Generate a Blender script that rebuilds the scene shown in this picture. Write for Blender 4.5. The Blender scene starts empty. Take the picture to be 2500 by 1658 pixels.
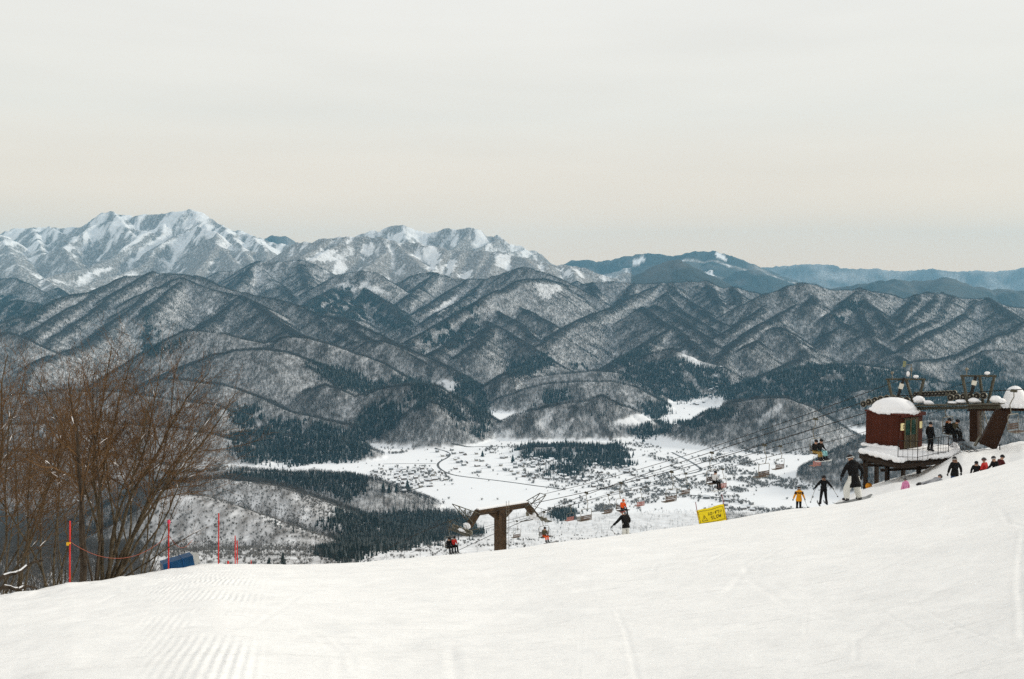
import bpy, bmesh, math, random
import numpy as np
from mathutils import Vector, Matrix, Euler

random.seed(7)
rng = np.random.default_rng(11)
SC = bpy.context.scene
COL = SC.collection
R = math.radians

# ------------------------------------------------------------------ camera
F = 2431.0                                   # focal length in photo pixels (35 mm lens on a 36 mm frame)
PITCH = math.atan((829 - 690) / F)           # eye level lies at photo row 690
cam_d = bpy.data.cameras.new('camera')
cam_d.sensor_width = 36.0
cam_d.lens = 36.0 * F / 2500.0
cam_d.clip_start = 0.1
cam_d.clip_end = 120000.0
cam = bpy.data.objects.new('camera', cam_d)
COL.objects.link(cam)
cam.location = (0, 0, 0)
cam.rotation_euler = (R(90) - PITCH, 0, 0)
SC.camera = cam

# ------------------------------------------------------------------ sky and sun
SUN_EL, SUN_AZ = R(21), R(72)                # azimuth clockwise from +Y (the view direction)
world = bpy.data.worlds.new('World')
SC.world = world
world.use_nodes = True
wn, wl = world.node_tree.nodes, world.node_tree.links
wn.clear()
w_out = wn.new('ShaderNodeOutputWorld')
w_bg = wn.new('ShaderNodeBackground')
w_sky = wn.new('ShaderNodeTexSky')
w_sky.sky_type = 'NISHITA'
w_sky.sun_disc = False
w_sky.sun_elevation = SUN_EL
w_sky.sun_rotation = SUN_AZ
w_tc = wn.new('ShaderNodeTexCoord')
w_sep = wn.new('ShaderNodeSeparateXYZ')
w_ramp = wn.new('ShaderNodeValToRGB')        # high thin overcast: dull and warm low down, pale overhead
els = w_ramp.color_ramp.elements
els[0].position = 0.0
els[0].color = (1.14, 0.82, 0.55, 1)
els[1].position = 1.0
els[1].color = (.975, 0.955, 0.92, 1)
for p, c in ((0.05, (1.07, 0.835, 0.61)), (0.16, (0.93, 0.865, 0.765)), (0.32, (0.95, 0.92, 0.87))):
    e = els.new(p)
    e.color = (*c, 1)
wl.new(w_tc.outputs['Generated'], w_sep.inputs[0])
wl.new(w_sep.outputs['Z'], w_ramp.inputs['Fac'])
w_map = wn.new('ShaderNodeMapping')          # faint cloud streaks
w_map.inputs['Scale'].default_value = (2.2, 2.2, 16.0)
w_noise = wn.new('ShaderNodeTexNoise')
w_noise.inputs['Scale'].default_value = 1.6
w_noise.inputs['Detail'].default_value = 5
wl.new(w_tc.outputs['Generated'], w_map.inputs[0])
wl.new(w_map.outputs[0], w_noise.inputs['Vector'])
w_mr = wn.new('ShaderNodeMapRange')
w_mr.inputs['From Min'].default_value = 0.3
w_mr.inputs['From Max'].default_value = 0.7
w_mr.inputs['To Min'].default_value = 0.965
w_mr.inputs['To Max'].default_value = 1.02
wl.new(w_noise.outputs['Fac'], w_mr.inputs['Value'])
w_mul = wn.new('ShaderNodeVectorMath')
w_mul.operation = 'SCALE'
wl.new(w_ramp.outputs['Color'], w_mul.inputs[0])
wl.new(w_mr.outputs[0], w_mul.inputs['Scale'])
w_s2 = wn.new('ShaderNodeVectorMath')
w_s2.operation = 'SCALE'
w_s2.inputs['Scale'].default_value = 0.10
wl.new(w_sky.outputs['Color'], w_s2.inputs[0])
w_mix = wn.new('ShaderNodeMix')
w_mix.data_type = 'RGBA'
w_mix.inputs['Factor'].default_value = 0.95
wl.new(w_s2.outputs[0], w_mix.inputs['A'])
wl.new(w_mul.outputs[0], w_mix.inputs['B'])
wl.new(w_mix.outputs['Result'], w_bg.inputs['Color'])
w_bg.inputs['Strength'].default_value = 1.0
wl.new(w_bg.outputs[0], w_out.inputs['Surface'])

sun_d = bpy.data.lights.new('sun', 'SUN')
sun_d.energy = 2.55
sun_d.angle = R(7)
sun_d.color = (1.0, 0.93, 0.80)
sun = bpy.data.objects.new('sun', sun_d)
COL.objects.link(sun)
sun.rotation_euler = (R(90) - SUN_EL, 0, -SUN_AZ + math.pi)
sun.location = (0, 0, 50)

SC.view_settings.view_transform = 'Standard'
SC.view_settings.look = 'None'
SC.view_settings.exposure = 0.0
SC.view_settings.gamma = 1.0
SC.view_settings.use_curve_mapping = False
SC.render.engine = 'CYCLES'
SC.cycles.max_bounces = 5
SC.cycles.diffuse_bounces = 3
SC.cycles.volume_bounces = 1
SC.cycles.transparent_max_bounces = 8
SC.cycles.use_denoising = False
SC.cycles.use_adaptive_sampling = False
SC.cycles.sample_clamp_indirect = 4.0

# ------------------------------------------------------------------ pixels and places
CP, SP = math.cos(PITCH), math.sin(PITCH)
def ray(px, py):
    """photo pixel -> (X/Y, Z/Y) of its viewing direction"""
    cx, cy = (px - 1250.0) / F, (829.0 - py) / F
    y = CP + cy * SP
    return cx / y, (-SP + cy * CP) / y
def P(px, py, Y):
    u, r = ray(px, py)
    return Vector((u * Y, Y, r * Y))
def G(px, py, z):
    """the point on the level z that a pixel looks at"""
    u, r = ray(px, py)
    Y = z / r
    return Vector((u * Y, Y, z))
def project(X, Y, Z):
    dep = Y * CP - Z * SP
    return 1250 + F * X / dep, 829 - F * (Y * SP + Z * CP) / dep

def _hash(ix, iy, seed):
    h = (ix.astype(np.int64) * 374761393 + iy.astype(np.int64) * 668265263 + seed * 1442695041) & 0xFFFFFFFF
    h = ((h ^ (h >> 13)) * 1274126177) & 0xFFFFFFFF
    h = h ^ (h >> 16)
    return (h & 0xFFFF) / 65535.0
def vnoise(x, y, seed=0):
    x = np.asarray(x, float); y = np.asarray(y, float)
    ix, iy = np.floor(x), np.floor(y)
    fx, fy = x - ix, y - iy
    fx = fx * fx * (3 - 2 * fx); fy = fy * fy * (3 - 2 * fy)
    a = _hash(ix, iy, seed); b = _hash(ix + 1, iy, seed)
    c = _hash(ix, iy + 1, seed); d = _hash(ix + 1, iy + 1, seed)
    return (a + (b - a) * fx) * (1 - fy) + (c + (d - c) * fx) * fy
def fbm(x, y, seed=0, octv=4):
    s, a, t = 0, 0.5, 0
    for i in range(octv):
        s = s + a * vnoise(x * 2 ** i, y * 2 ** i, seed + i * 17); t += a; a *= 0.5
    return s / t
def sstep(a, b, x):
    t = np.clip((np.asarray(x, float) - a) / (b - a), 0, 1)
    return t * t * (3 - 2 * t)

# ------------------------------------------------------------------ materials
MATS = {}
def mat(name, col, rough=0.7, metal=0.0, var=0.12, scale=8.0, bump=0.0, bscale=None, spec=0.12, col2=None):
    """procedural material: base colour broken up by noise, with fine relief"""
    if name in MATS:
        return MATS[name]
    m = bpy.data.materials.new(name)
    m.use_nodes = True
    n, l = m.node_tree.nodes, m.node_tree.links
    b = n['Principled BSDF']
    b.inputs['Roughness'].default_value = rough
    b.inputs['Metallic'].default_value = metal
    b.inputs['Specular IOR Level'].default_value = spec
    tc = n.new('ShaderNodeTexCoord')
    no = n.new('ShaderNodeTexNoise')
    no.inputs['Scale'].default_value = scale
    no.inputs['Detail'].default_value = 5
    l.new(tc.outputs['Object'], no.inputs['Vector'])
    mx = n.new('ShaderNodeMix')
    mx.data_type = 'RGBA'
    mx.inputs['A'].default_value = (*[c * (1 - var) for c in col], 1)
    c2 = col2 or [min(1, c * (1 + var)) for c in col]
    mx.inputs['B'].default_value = (*c2, 1)
    mr = n.new('ShaderNodeMapRange')
    mr.inputs['From Min'].default_value = 0.3
    mr.inputs['From Max'].default_value = 0.7
    l.new(no.outputs['Fac'], mr.inputs['Value'])
    l.new(mr.outputs[0], mx.inputs['Factor'])
    l.new(mx.outputs['Result'], b.inputs['Base Color'])
    if bump:
        bp = n.new('ShaderNodeBump')
        bp.inputs['Strength'].default_value = bump
        bp.inputs['Distance'].default_value = 0.02
        n2 = n.new('ShaderNodeTexNoise')
        n2.inputs['Scale'].default_value = bscale or scale * 3
        n2.inputs['Detail'].default_value = 4
        l.new(tc.outputs['Object'], n2.inputs['Vector'])
        l.new(n2.outputs['Fac'], bp.inputs['Height'])
        l.new(bp.outputs[0], b.inputs['Normal'])
    MATS[name] = m
    return m
SNOW = mat('packed_snow', (0.84, 0.85, 0.87), 0.75, var=0.03, scale=3, bump=0.35, bscale=14)

# ------------------------------------------------------------------ mesh helpers
class MB:
    """collects shapes for one mesh"""
    def __init__(s):
        s.v, s.f, s.m = [], [], []
    def add(s, vs, fs, m=0):
        o = len(s.v)
        s.v += [tuple(q) for q in vs]
        s.f += [tuple(o + i for i in f) for f in fs]
        s.m += [m] * len(fs)
        return s
    def box(s, c, size, rot=None, m=0, taper=1.0):
        c = Vector(c); hx, hy, hz = [q / 2 for q in size]
        vs = []
        for z, k in ((-hz, 1.0), (hz, taper)):
            for x, y in ((-hx, -hy), (hx, -hy), (hx, hy), (-hx, hy)):
                q = Vector((x * k, y * k, z))
                vs.append(c + (rot @ q if rot is not None else q))
        return s.add(vs, [(3, 2, 1, 0), (4, 5, 6, 7), (0, 1, 5, 4), (1, 2, 6, 5), (2, 3, 7, 6), (3, 0, 4, 7)], m)
    def beam(s, a, b, w, h, m=0, up=(0, 0, 1)):
        a, b = Vector(a), Vector(b)
        d = (b - a); L = d.length; d.normalize()
        x = d.cross(Vector(up))
        if x.length < 1e-4: x = d.cross(Vector((0, 1, 0)))
        x.normalize(); z = x.cross(d)
        rot = Matrix((x, d, z)).transposed()
        return s.box((a + b) / 2, (w, L, h), rot, m)
    def tube(s, pts, r, n=6, m=0, cap=True):
        pts = [Vector(p) for p in pts]
        rs = r if isinstance(r, (list, tuple)) else [r] * len(pts)
        vs, fs = [], []
        ref = None
        for i, p in enumerate(pts):
            d = (pts[min(i + 1, len(pts) - 1)] - pts[max(i - 1, 0)])
            if d.length < 1e-9: d = Vector((0, 0, 1))
            d.normalize()
            if ref is None:
                ref = d.cross(Vector((0.31, 0.2, 0.93)))
                if ref.length < 1e-3: ref = d.cross(Vector((1, 0, 0)))
            ref = (ref - d * ref.dot(d))
            ref.normalize()
            y = d.cross(ref)
            for k in range(n):
                a = 2 * math.pi * k / n
                vs.append(p + (ref * math.cos(a) + y * math.sin(a)) * rs[i])
        for i in range(len(pts) - 1):
            for k in range(n):
                fs.append((i * n + k, i * n + (k + 1) % n, (i + 1) * n + (k + 1) % n, (i + 1) * n + k))
        if cap:
            fs.append(tuple(range(n))[::-1]); fs.append(tuple((len(pts) - 1) * n + k for k in range(n)))
        return s.add(vs, fs, m)
    def ball(s, c, rad, rot=None, m=0, nu=12, nv=8, lump=0.0, zmin=-1.0, seed=0):
        c = Vector(c); rd = random.Random(seed)
        if not isinstance(rad, (list, tuple)): rad = (rad,) * 3
        vs, fs = [], []
        for j in range(nv + 1):
            t = math.acos(zmin) * 0
            z = -1 + 2 * j / nv
            th = math.pi * j / nv
            zz = max(-math.cos(th), zmin); rr = math.sin(th)
            if -math.cos(th) < zmin: rr = math.sqrt(max(0, 1 - zmin * zmin)) * (j / nv) / max(1e-6, math.acos(-zmin) / math.pi)
            for k in range(nu):
                a = 2 * math.pi * k / nu
                q = 1 + (rd.random() - 0.5) * 2 * lump
                w = Vector((rr * math.cos(a) * rad[0] * q, rr * math.sin(a) * rad[1] * q, zz * rad[2] * q))
                vs.append(c + (rot @ w if rot is not None else w))
        for j in range(nv):
            for k in range(nu):
                fs.append((j * nu + k, j * nu + (k + 1) % nu, (j + 1) * nu + (k + 1) % nu, (j + 1) * nu + k))
        return s.add(vs, fs, m)
    def disc(s, c, axis, r, w, n=14, m=0):
        c, ax = Vector(c), Vector(axis).normalized()
        return s.tube([c - ax * w / 2, c + ax * w / 2], r, n, m)
    def prism(s, poly, z0, z1, m=0):
        n = len(poly)
        vs = [(x, y, z0) for x, y in poly] + [(x, y, z1) for x, y in poly]
        fs = [tuple(range(n))[::-1], tuple(range(n, 2 * n))] + [(i, (i + 1) % n, n + (i + 1) % n, n + i) for i in range(n)]
        return s.add(vs, fs, m)

def mesh_np(name, v, f, mats=(), smooth=False):
    """mesh from numpy arrays; all faces with the same corner count"""
    me = bpy.data.meshes.new(name)
    v = np.asarray(v, np.float32); f = np.asarray(f, np.int32)
    k = f.shape[1]
    me.vertices.add(len(v)); me.vertices.foreach_set('co', v.ravel())
    me.loops.add(f.size); me.loops.foreach_set('vertex_index', f.ravel())
    me.polygons.add(len(f))
    me.polygons.foreach_set('loop_start', np.arange(0, f.size, k, dtype=np.int32))
    me.polygons.foreach_set('loop_total', np.full(len(f), k, np.int32))
    if smooth: me.polygons.foreach_set('use_smooth', np.ones(len(f), bool))
    for q in mats: me.materials.append(q)
    me.update(calc_edges=True)
    return me

def tag(o, label=None, cat=None, group=None, kind=None):
    if label: o['label'] = label
    if cat: o['category'] = cat
    if group: o['group'] = group
    if kind: o['kind'] = kind
    return o
def link(name, me, parent=None):
    o = bpy.data.objects.new(name, me)
    COL.objects.link(o)
    if parent is not None: o.parent = parent
    return o
def empty(name, loc, rz=0.0):
    o = bpy.data.objects.new(name, None)
    COL.objects.link(o)
    o.location = loc; o.rotation_euler = (0, 0, rz)
    o.empty_display_size = 0.2
    return o
def wloc(o):
    L = Vector((0, 0, 0))
    while o is not None:
        L = L + o.location; o = o.parent
    return L
def build(name, mb, mats, parent=None, smooth=False, local=False, origin=None):
    """one mesh object; the shapes are in world places unless local"""
    if not isinstance(mats, (list, tuple)): mats = [mats]
    me = bpy.data.meshes.new(name)
    off = Vector((0, 0, 0))
    loc = Vector((0, 0, 0))
    if not local:
        if parent is not None: off = wloc(parent)
        elif origin is not None: off = Vector(origin); loc = off
    me.from_pydata([(x - off.x, y - off.y, z - off.z) for x, y, z in mb.v], [], mb.f)
    for q in mats: me.materials.append(q)
    if len(mats) > 1: me.polygons.foreach_set('material_index', mb.m)
    if smooth: me.polygons.foreach_set('use_smooth', [True] * len(mb.f))
    me.update()
    o = link(name, me, parent)
    o.location = loc
    return o
def copy_tree(o, parent=None):
    c = o.copy(); COL.objects.link(c); c.parent = parent
    for ch in list(o.children):
        copy_tree(ch, c)
    return c
# ------------------------------------------------------------------ far terrain: ridges read off the photograph, in km
FLOOR = -550.0
def ln(pts, d0, d1=None, **k):
    """ridge: pixel points with the distance running from d0 to d1 (km) along it"""
    d1 = d0 if d1 is None else d1
    n = len(pts)
    L = [0]
    for i in range(1, n): L.append(L[-1] + math.hypot(pts[i][0] - pts[i - 1][0], pts[i][1] - pts[i - 1][1]))
    return [(x, y, 1000 * (d0 + (d1 - d0) * L[i] / L[-1])) for i, (x, y) in enumerate(pts)], k
far = dict(slope=0.42, A=50, lam=600, r=40)
snowy = dict(slope=0.75, A=75, lam=210, r=4)
mid = dict(slope=0.60, A=13, lam=120, r=4)
low = dict(slope=0.60, A=9, lam=100, r=12)
RIDGES = [
 ln([(1700,680),(1760,668),(1832,656),(1883,650),(1959,643),(2031,646),(2043,654),(2079,656),(2137,653),(2170,659),(2219,661),(2277,656),(2328,662),(2380,659),(2420,663),(2474,659),(2500,653),(2560,650),(2700,660)],25,24,**far),
 ln([(1377,645),(1398,636),(1428,632),(1454,637),(1495,635),(1525,625),(1576,618),(1602,618),(1628,623),(1673,620),(1696,613),(1742,613),(1775,627),(1801,646),(1819,656)],17.5,**far),
 ln([(1500,668),(1530,655),(1575,650),(1610,662)],16.3,**far), ln([(1696,613),(1660,650),(1630,672)],17.2,15.5,**far), ln([(1742,613),(1730,650),(1735,680)],17.2,15.5,**far),
 ln([(1760,690),(1788,674),(1814,660),(1839,658),(1865,671),(1903,682),(1939,695),(1985,713)],14.8,**far),
 ln([(1960,722),(2022,706),(2061,699),(2109,691),(2124,696),(2142,687),(2188,682),(2221,686),(2270,685),(2293,679),(2311,676),(2334,685),(2367,700),(2392,699),(2423,709),(2456,705),(2500,711),(2600,716)],12.2,12,slope=.5,A=45,lam=350,r=20),
 ln([(2311,676),(2290,705),(2270,725)],12.1,11,slope=.5,A=30,lam=300,r=20), ln([(2188,682),(2170,710),(2150,730)],12.1,11,slope=.5,A=30,lam=300,r=20),
 ln([(1551,682),(1576,669),(1607,650),(1633,636),(1653,634),(1673,645),(1696,664),(1719,679),(1737,687)],10.8,slope=.5,A=20,lam=250,r=20),
 ln([(1480,690),(1510,672),(1530,664),(1550,676),(1560,690)],12.2,slope=.5,A=20,lam=250,r=20),
 # snow peaks
 ln([(-120,600),(-60,585),(0,570),(31,560),(77,556),(107,554),(120,552),(138,556),(163,555),(189,556),(212,549),(230,531),(255,519),(276,515),(293,522),(319,526),(344,525),(383,521),(413,519),(429,515),(454,510),(467,511),(480,517),(500,525),(518,536),(541,549),(556,562),(584,562),(607,570),(622,576),(643,584),(679,594),(730,606)],15.5,14.5,**snowy),
 ln([(600,585),(622,577),(643,579),(663,572),(694,573),(709,582),(724,588),(740,594)],17.5,**snowy),
 ln([(724,592),(745,590),(763,592),(781,584),(806,580),(832,580),(852,576),(878,578),(908,581),(934,580),(959,588),(980,590),(1010,592),(1046,598),(1071,602),(1089,609),(1128,611),(1179,612),(1217,613),(1242,622),(1281,627),(1306,636),(1337,643),(1357,645),(1393,647),(1434,658),(1472,670),(1510,683),(1548,696)],11.5,10.5,slope=.66,A=40,lam=210,r=14),
 ln([(850,590),(870,577),(883,569),(913,562),(929,566),(944,556),(964,551),(980,546),(995,554),(1015,561),(1038,567),(1071,562),(1097,557),(1128,559),(1150,556),(1163,562),(1184,575),(1204,577),(1214,574),(1222,579),(1227,591),(1247,594),(1275,602),(1288,610),(1301,612),(1316,622),(1329,635),(1345,650)],14,13.5,slope=.8,A=80,lam=190,r=8),
 ln([(1150,556),(1130,585),(1110,605)],13.8,12.8,**snowy), ln([(980,546),(990,575),(1000,590)],14,13,**snowy), ln([(1222,579),(1190,595),(1160,610)],13.6,12.8,**snowy), ln([(1288,610),(1260,612),(1235,616)],13.4,12.8,**snowy),
 ln([(276,515),(245,541),(214,559),(184,585),(153,605),(122,630),(84,656),(56,671),(15,681),(-40,692)],15.2,10.8,**snowy),
 ln([(153,605),(173,630),(194,656)],12.9,11.8,**snowy),
 ln([(293,522),(330,560),(362,564),(321,590),(293,615),(268,633),(224,651),(199,658),(143,671),(102,680)],15,10.4,**snowy),
 ln([(467,512),(490,540),(480,551),(446,567),(408,587),(377,607),(357,638),(332,656),(293,669),(245,681),(224,692),(178,704)],15,10,**snowy),
 ln([(480,551),(508,562),(531,567),(525,600),(500,638),(477,669)],14,11,**snowy),
 ln([(559,566),(540,590),(528,600),(556,620),(576,643),(590,654)],14,11,**snowy),
 ln([(607,570),(640,600),(650,630)],14.5,12,**snowy), ln([(413,519),(400,545),(395,570)],15,14,**snowy), ln([(276,515),(300,545),(325,570)],15,13.8,**snowy),
 ln([(0,570),(25,613),(51,656)],14,11.5,**snowy), ln([(77,556),(95,590),(110,625)],15,13,**snowy), ln([(120,552),(150,570),(185,578)],15,14,**snowy),
 ln([(541,549),(590,600),(610,640)],14.6,11.6,**snowy),
 ln([(-60,690),(0,683),(33,681),(77,697),(107,717),(128,730)],9.8,9,**mid), ln([(107,679),(143,704),(165,722)],10.2,9.2,**mid), ln([(107,679),(60,710),(20,725)],10.2,9,**mid),
 ln([(-80,770),(0,745),(40,735),(90,742)],8.2,7.6,**mid), ln([(-60,800),(0,790),(45,778),(75,782),(98,800)],6.4,6.0,**low),
 ln([(-100,840),(-20,822),(20,815),(60,830)],5.3,5.0,**low),
 # left massif and its long skyline falling to the gorge
 [[(84,763,6300),(115,748,6500),(143,730,6700),(173,720,6800),(224,715,7000),(255,697,7200),(306,676,7400),(357,673,7500),(372,663,7500),(393,669,7500),(449,673,7300),(490,678,7200),(523,694,7100),(561,707,7000),(589,714,6950),(615,722,6850),(658,730,6700),(691,737,6550),(722,745,6400),(742,755,6300),(776,772,6150),(827,778,5900),(857,786,5700),(890,801,5500),(921,816,5350),(946,834,5200),(985,847,5050),(1023,865,4900),(1061,883,4750),(1094,898,4600),(1125,925,4450),(1150,960,4300)], mid],
 ln([(372,663),(352,676),(311,699),(281,722),(255,743),(224,766),(179,794),(143,817),(107,845),(64,870)],7.5,5.2,**mid),
 ln([(255,697),(230,717),(204,738),(166,755),(128,778),(97,804),(66,835)],7.2,5.5,**mid),
 ln([(439,679),(418,694),(380,705),(367,712),(357,722),(339,740),(306,768),(265,799),(240,827),(204,847),(143,865),(102,878)],7.2,4.8,**mid),
 ln([(439,679),(452,684),(485,697),(523,710),(561,720),(587,725)],7.1,6.7,**mid), ln([(440,690),(413,712),(390,735),(365,755)],7,6.2,**mid),
 ln([(587,724),(561,750),(531,773),(500,800)],6.7,5.8,**mid),
 ln([(587,724),(610,735),(640,750),(653,768),(684,793),(717,814),(742,824),(758,828)],6.6,5.0,**mid),
 ln([(776,772),(800,800),(840,825),(880,845)],6.1,5.1,**mid), ln([(857,786),(880,815),(930,850)],5.7,4.9,**mid),
 ln([(360,880),(393,852),(434,822),(459,809),(497,812),(548,817),(602,829),(643,839),(679,834),(694,824),(730,824),(755,828),(793,839),(832,852),(870,865),(908,878),(934,890)],4.9,4.4,**low),
 ln([(468,912),(480,889),(526,876),(551,865),(589,857),(640,855),(679,857),(704,867),(742,890),(780,916),(810,937)],4.45,4.15,slope=.5,A=8,lam=140,r=60),
 ln([(898,837),(934,834),(954,842),(985,862),(1023,883),(1050,900)],4.95,4.6,**low),
 ln([(400,925),(460,930),(510,937),(546,943),(585,958),(630,976),(675,997),(720,1012),(765,1021),(825,1036),(864,1042),(900,1072),(918,1087)],3.95,3.35,slope=.5,A=9,lam=110,r=20),
 ln([(918,1089),(960,1092),(1000,1088),(1050,1082)],3.36,3.42,slope=.45,A=5,lam=80,r=12),
 ln([(708,982),(750,955),(795,942),(822,950),(825,975)],4.0,3.8,**low),
 ln([(834,1024),(855,994),(885,967),(930,951),(990,942),(1035,942),(1064,945),(1110,979),(1136,1018),(1154,1060)],3.95,3.48,**low),
 ln([(1014,1010),(1050,985),(1089,1008),(1118,1032)],3.5,3.46,**low),
 # centre ranges
 ln([(500,681),(531,666),(589,661),(610,648),(628,639),(691,640),(730,635),(750,640),(776,653),(806,666),(830,678)],9.6,9.2,**mid),
 ln([(628,639),(610,660),(590,690)],9.5,8.6,**mid), ln([(730,635),(745,670),(750,700)],9.4,8.4,**mid), ln([(628,645),(660,680),(700,710),(725,735)],9.4,7.9,**mid),
 ln([(722,740),(755,714),(793,691),(827,671),(857,668),(888,663),(913,666),(939,681),(959,699),(985,712),(1000,722)],8.3,8.1,**mid),
 ln([(852,673),(830,695),(790,720),(750,745)],8.5,7.2,**mid), ln([(852,673),(878,696),(908,719),(946,740),(985,780),(995,815)],8.4,6.4,**mid), ln([(878,696),(850,722),(815,745),(790,768)],8.2,6.8,**mid), ln([(908,719),(880,742),(850,765)],8,6.8,**mid),
 ln([(934,580),(946,612),(921,633),(895,653),(883,663)],11.3,9.6,**mid), ln([(878,578),(872,620),(832,633),(776,650)],11.3,9.9,**mid), ln([(852,576),(820,600),(793,615),(755,638)],11.3,10,**mid),
 ln([(806,580),(775,605),(740,625)],11.4,10.2,**mid), ln([(763,592),(735,615),(700,632)],11.5,10.4,**mid), ln([(959,588),(980,607),(1010,633),(1043,663),(1065,670)],11.3,9.4,**mid),
 ln([(1089,609),(1075,640),(1060,660)],11,10,**mid), ln([(1128,611),(1110,645),(1100,675)],11,9.8,**mid), ln([(1179,612),(1165,650),(1160,675)],10.9,9.8,**mid), ln([(1217,613),(1205,640),(1190,665)],10.9,9.8,**mid), ln([(1281,627),(1290,640),(1310,655)],10.7,9.8,**mid), ln([(1337,643),(1330,655)],10.6,10,**mid), ln([(1393,647),(1400,670),(1410,690)],10.5,9.5,**mid),
 ln([(985,690),(1000,676),(1038,666),(1061,670),(1077,673),(1102,683),(1143,683),(1184,683),(1217,673),(1250,663),(1276,653),(1293,655),(1332,668),(1370,683),(1403,701),(1434,716),(1459,732),(1485,752)],9,7.5,**mid),
 ln([(1061,670),(1051,683),(1026,704),(1000,721),(985,735)],8.7,7.6,**mid), ln([(1184,683),(1163,709),(1143,724),(1100,750),(1064,768),(1038,787)],8.4,6.7,**mid),
 ln([(1143,683),(1112,704),(1084,721),(1051,744),(1020,762)],8.5,7.2,**mid),
 ln([(1398,704),(1362,691),(1332,683),(1293,681),(1263,688),(1242,704),(1204,714),(1173,732),(1150,750),(1120,768),(1089,787),(1051,807),(1000,832)],7.8,5.7,**mid),
 ln([(1204,714),(1230,732),(1268,752),(1306,770),(1332,785),(1355,798)],7.2,6.1,**mid),
 ln([(1166,739),(1191,755),(1230,770),(1263,790),(1291,818),(1314,839)],6.9,5.7,**mid),
 ln([(1148,757),(1148,765),(1163,780),(1204,795),(1242,816),(1281,839),(1314,862)],6.7,5.3,**mid),
 ln([(1150,773),(1128,813),(1097,844),(1060,862)],6.4,5.2,**mid), ln([(1204,795),(1180,825),(1155,850)],6.1,5.2,**mid),
 ln([(1403,700),(1446,691),(1497,688),(1546,694),(1597,692),(1643,690),(1691,690),(1724,685),(1742,697),(1763,704),(1788,702),(1819,708),(1844,715),(1862,723)],8.6,8,**mid),
 ln([(1546,694),(1540,712),(1525,735),(1500,752)],8.4,7.4,**mid), ln([(1446,691),(1450,715),(1440,740)],8.5,7.6,**mid),
 ln([(1610,697),(1597,704),(1548,722),(1510,747),(1459,765),(1413,783),(1378,803),(1352,821),(1319,847)],8.1,5.5,**mid),
 ln([(1633,693),(1615,720),(1600,742),(1561,750),(1523,775),(1485,800),(1446,821),(1408,849),(1357,875),(1319,887),(1276,905),(1230,916)],8.1,4.5,**mid),
 ln([(1638,700),(1638,708),(1673,731),(1712,759),(1750,787)],8,6.4,**mid), ln([(1628,715),(1628,723),(1658,759),(1699,782),(1730,805),(1755,830)],7.6,5.8,**mid),
 ln([(1597,746),(1633,766),(1679,792),(1717,822),(1742,850)],6.95,5.4,**mid), ln([(1570,752),(1584,764),(1615,787),(1643,802),(1679,830),(1709,858),(1730,881)],6.7,5.05,**mid),
 ln([(1643,802),(1602,827),(1564,850),(1526,878),(1500,896),(1470,912)],6.0,4.7,**mid), ln([(1724,685),(1735,715),(1760,745)],8.3,7.2,**mid), ln([(1788,702),(1800,725),(1795,745)],8.1,7.3,**mid),
 ln([(1745,792),(1781,769),(1832,738),(1865,720),(1895,713),(1921,700),(1964,692),(1990,696),(2023,709),(2082,709),(2099,705),(2130,713),(2175,719),(2206,731),(2239,720),(2265,714),(2283,720),(2300,715),(2334,725),(2380,733),(2410,729),(2436,738),(2461,748),(2500,753),(2600,775)],6.7,7.1,**mid),
 ln([(1918,702),(1918,718),(1946,743),(1972,758),(2010,774),(2036,784),(2061,792),(2079,802),(2117,825),(2155,850),(2193,873),(2230,900)],6.9,4.9,**mid),
 ln([(1946,746),(1908,769),(1857,794),(1819,825),(1786,853),(1755,881)],6.5,5.0,**mid), ln([(1898,718),(1898,728),(1857,756),(1819,784),(1781,810),(1750,825)],6.9,5.7,**mid),
 ln([(1857,830),(1888,802),(1908,804),(1939,830),(1959,861)],5.9,5.3,**mid), ln([(1888,802),(1850,835),(1819,850)],5.9,5.2,**mid),
 ln([(2054,797),(2023,822),(1997,853),(1972,868),(1934,886),(1898,904),(1857,922)],6,4.5,**mid), ln([(1990,700),(1985,725),(1975,745)],7,6.3,**mid),
 ln([(2099,706),(2063,738),(2038,764),(2020,774)],6.9,6.1,**mid), ln([(2099,706),(2104,733),(2135,759),(2155,782),(2170,802),(2175,822)],6.9,5.6,**mid),
 ln([(2239,720),(2232,730),(2211,764),(2193,792)],6.9,6,**mid), ln([(2283,720),(2283,733),(2244,764),(2219,784),(2188,810)],6.9,5.8,**mid), ln([(2318,722),(2318,728),(2298,759),(2283,782),(2232,802),(2193,830)],6.9,5.5,**mid), ln([(2380,733),(2382,740),(2359,764),(2321,792),(2283,807),(2244,827),(2206,855)],6.9,5.2,**mid), ln([(2410,730),(2448,759),(2477,779)],6.9,6.2,**mid), ln([(2100,760),(2110,790),(2125,815)],6.3,5.6,**mid),
 ln([(2600,760),(2500,789),(2474,810),(2441,820),(2410,835),(2385,850),(2346,868),(2283,881),(2232,884)],6,4.8,**mid), ln([(2441,818),(2500,810),(2600,800)],5.75,**low),
 ln([(2385,868),(2405,858),(2448,858),(2500,866),(2600,870)],4.95,4.8,**low),
 # front hills
 ln([(1500,1068),(1554,1066),(1590,1060),(1650,1042),(1710,1027),(1761,1003),(1815,982),(1860,973),(1920,973),(1950,985),(1968,1012),(2000,1035),(2060,1055)],3.62,3.35,slope=.62,A=14,lam=70,r=24),
 ln([(1194,1050),(1218,1034),(1260,1016),(1299,1002),(1350,995),(1410,984),(1470,968),(1515,991),(1560,1018)],3.53,3.72,slope=.62,A=16,lam=70,r=22),
 ln([(1230,970),(1290,949),(1350,937),(1425,931),(1494,931),(1545,943),(1590,967),(1620,984)],4.3,4.35,**low),
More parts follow.
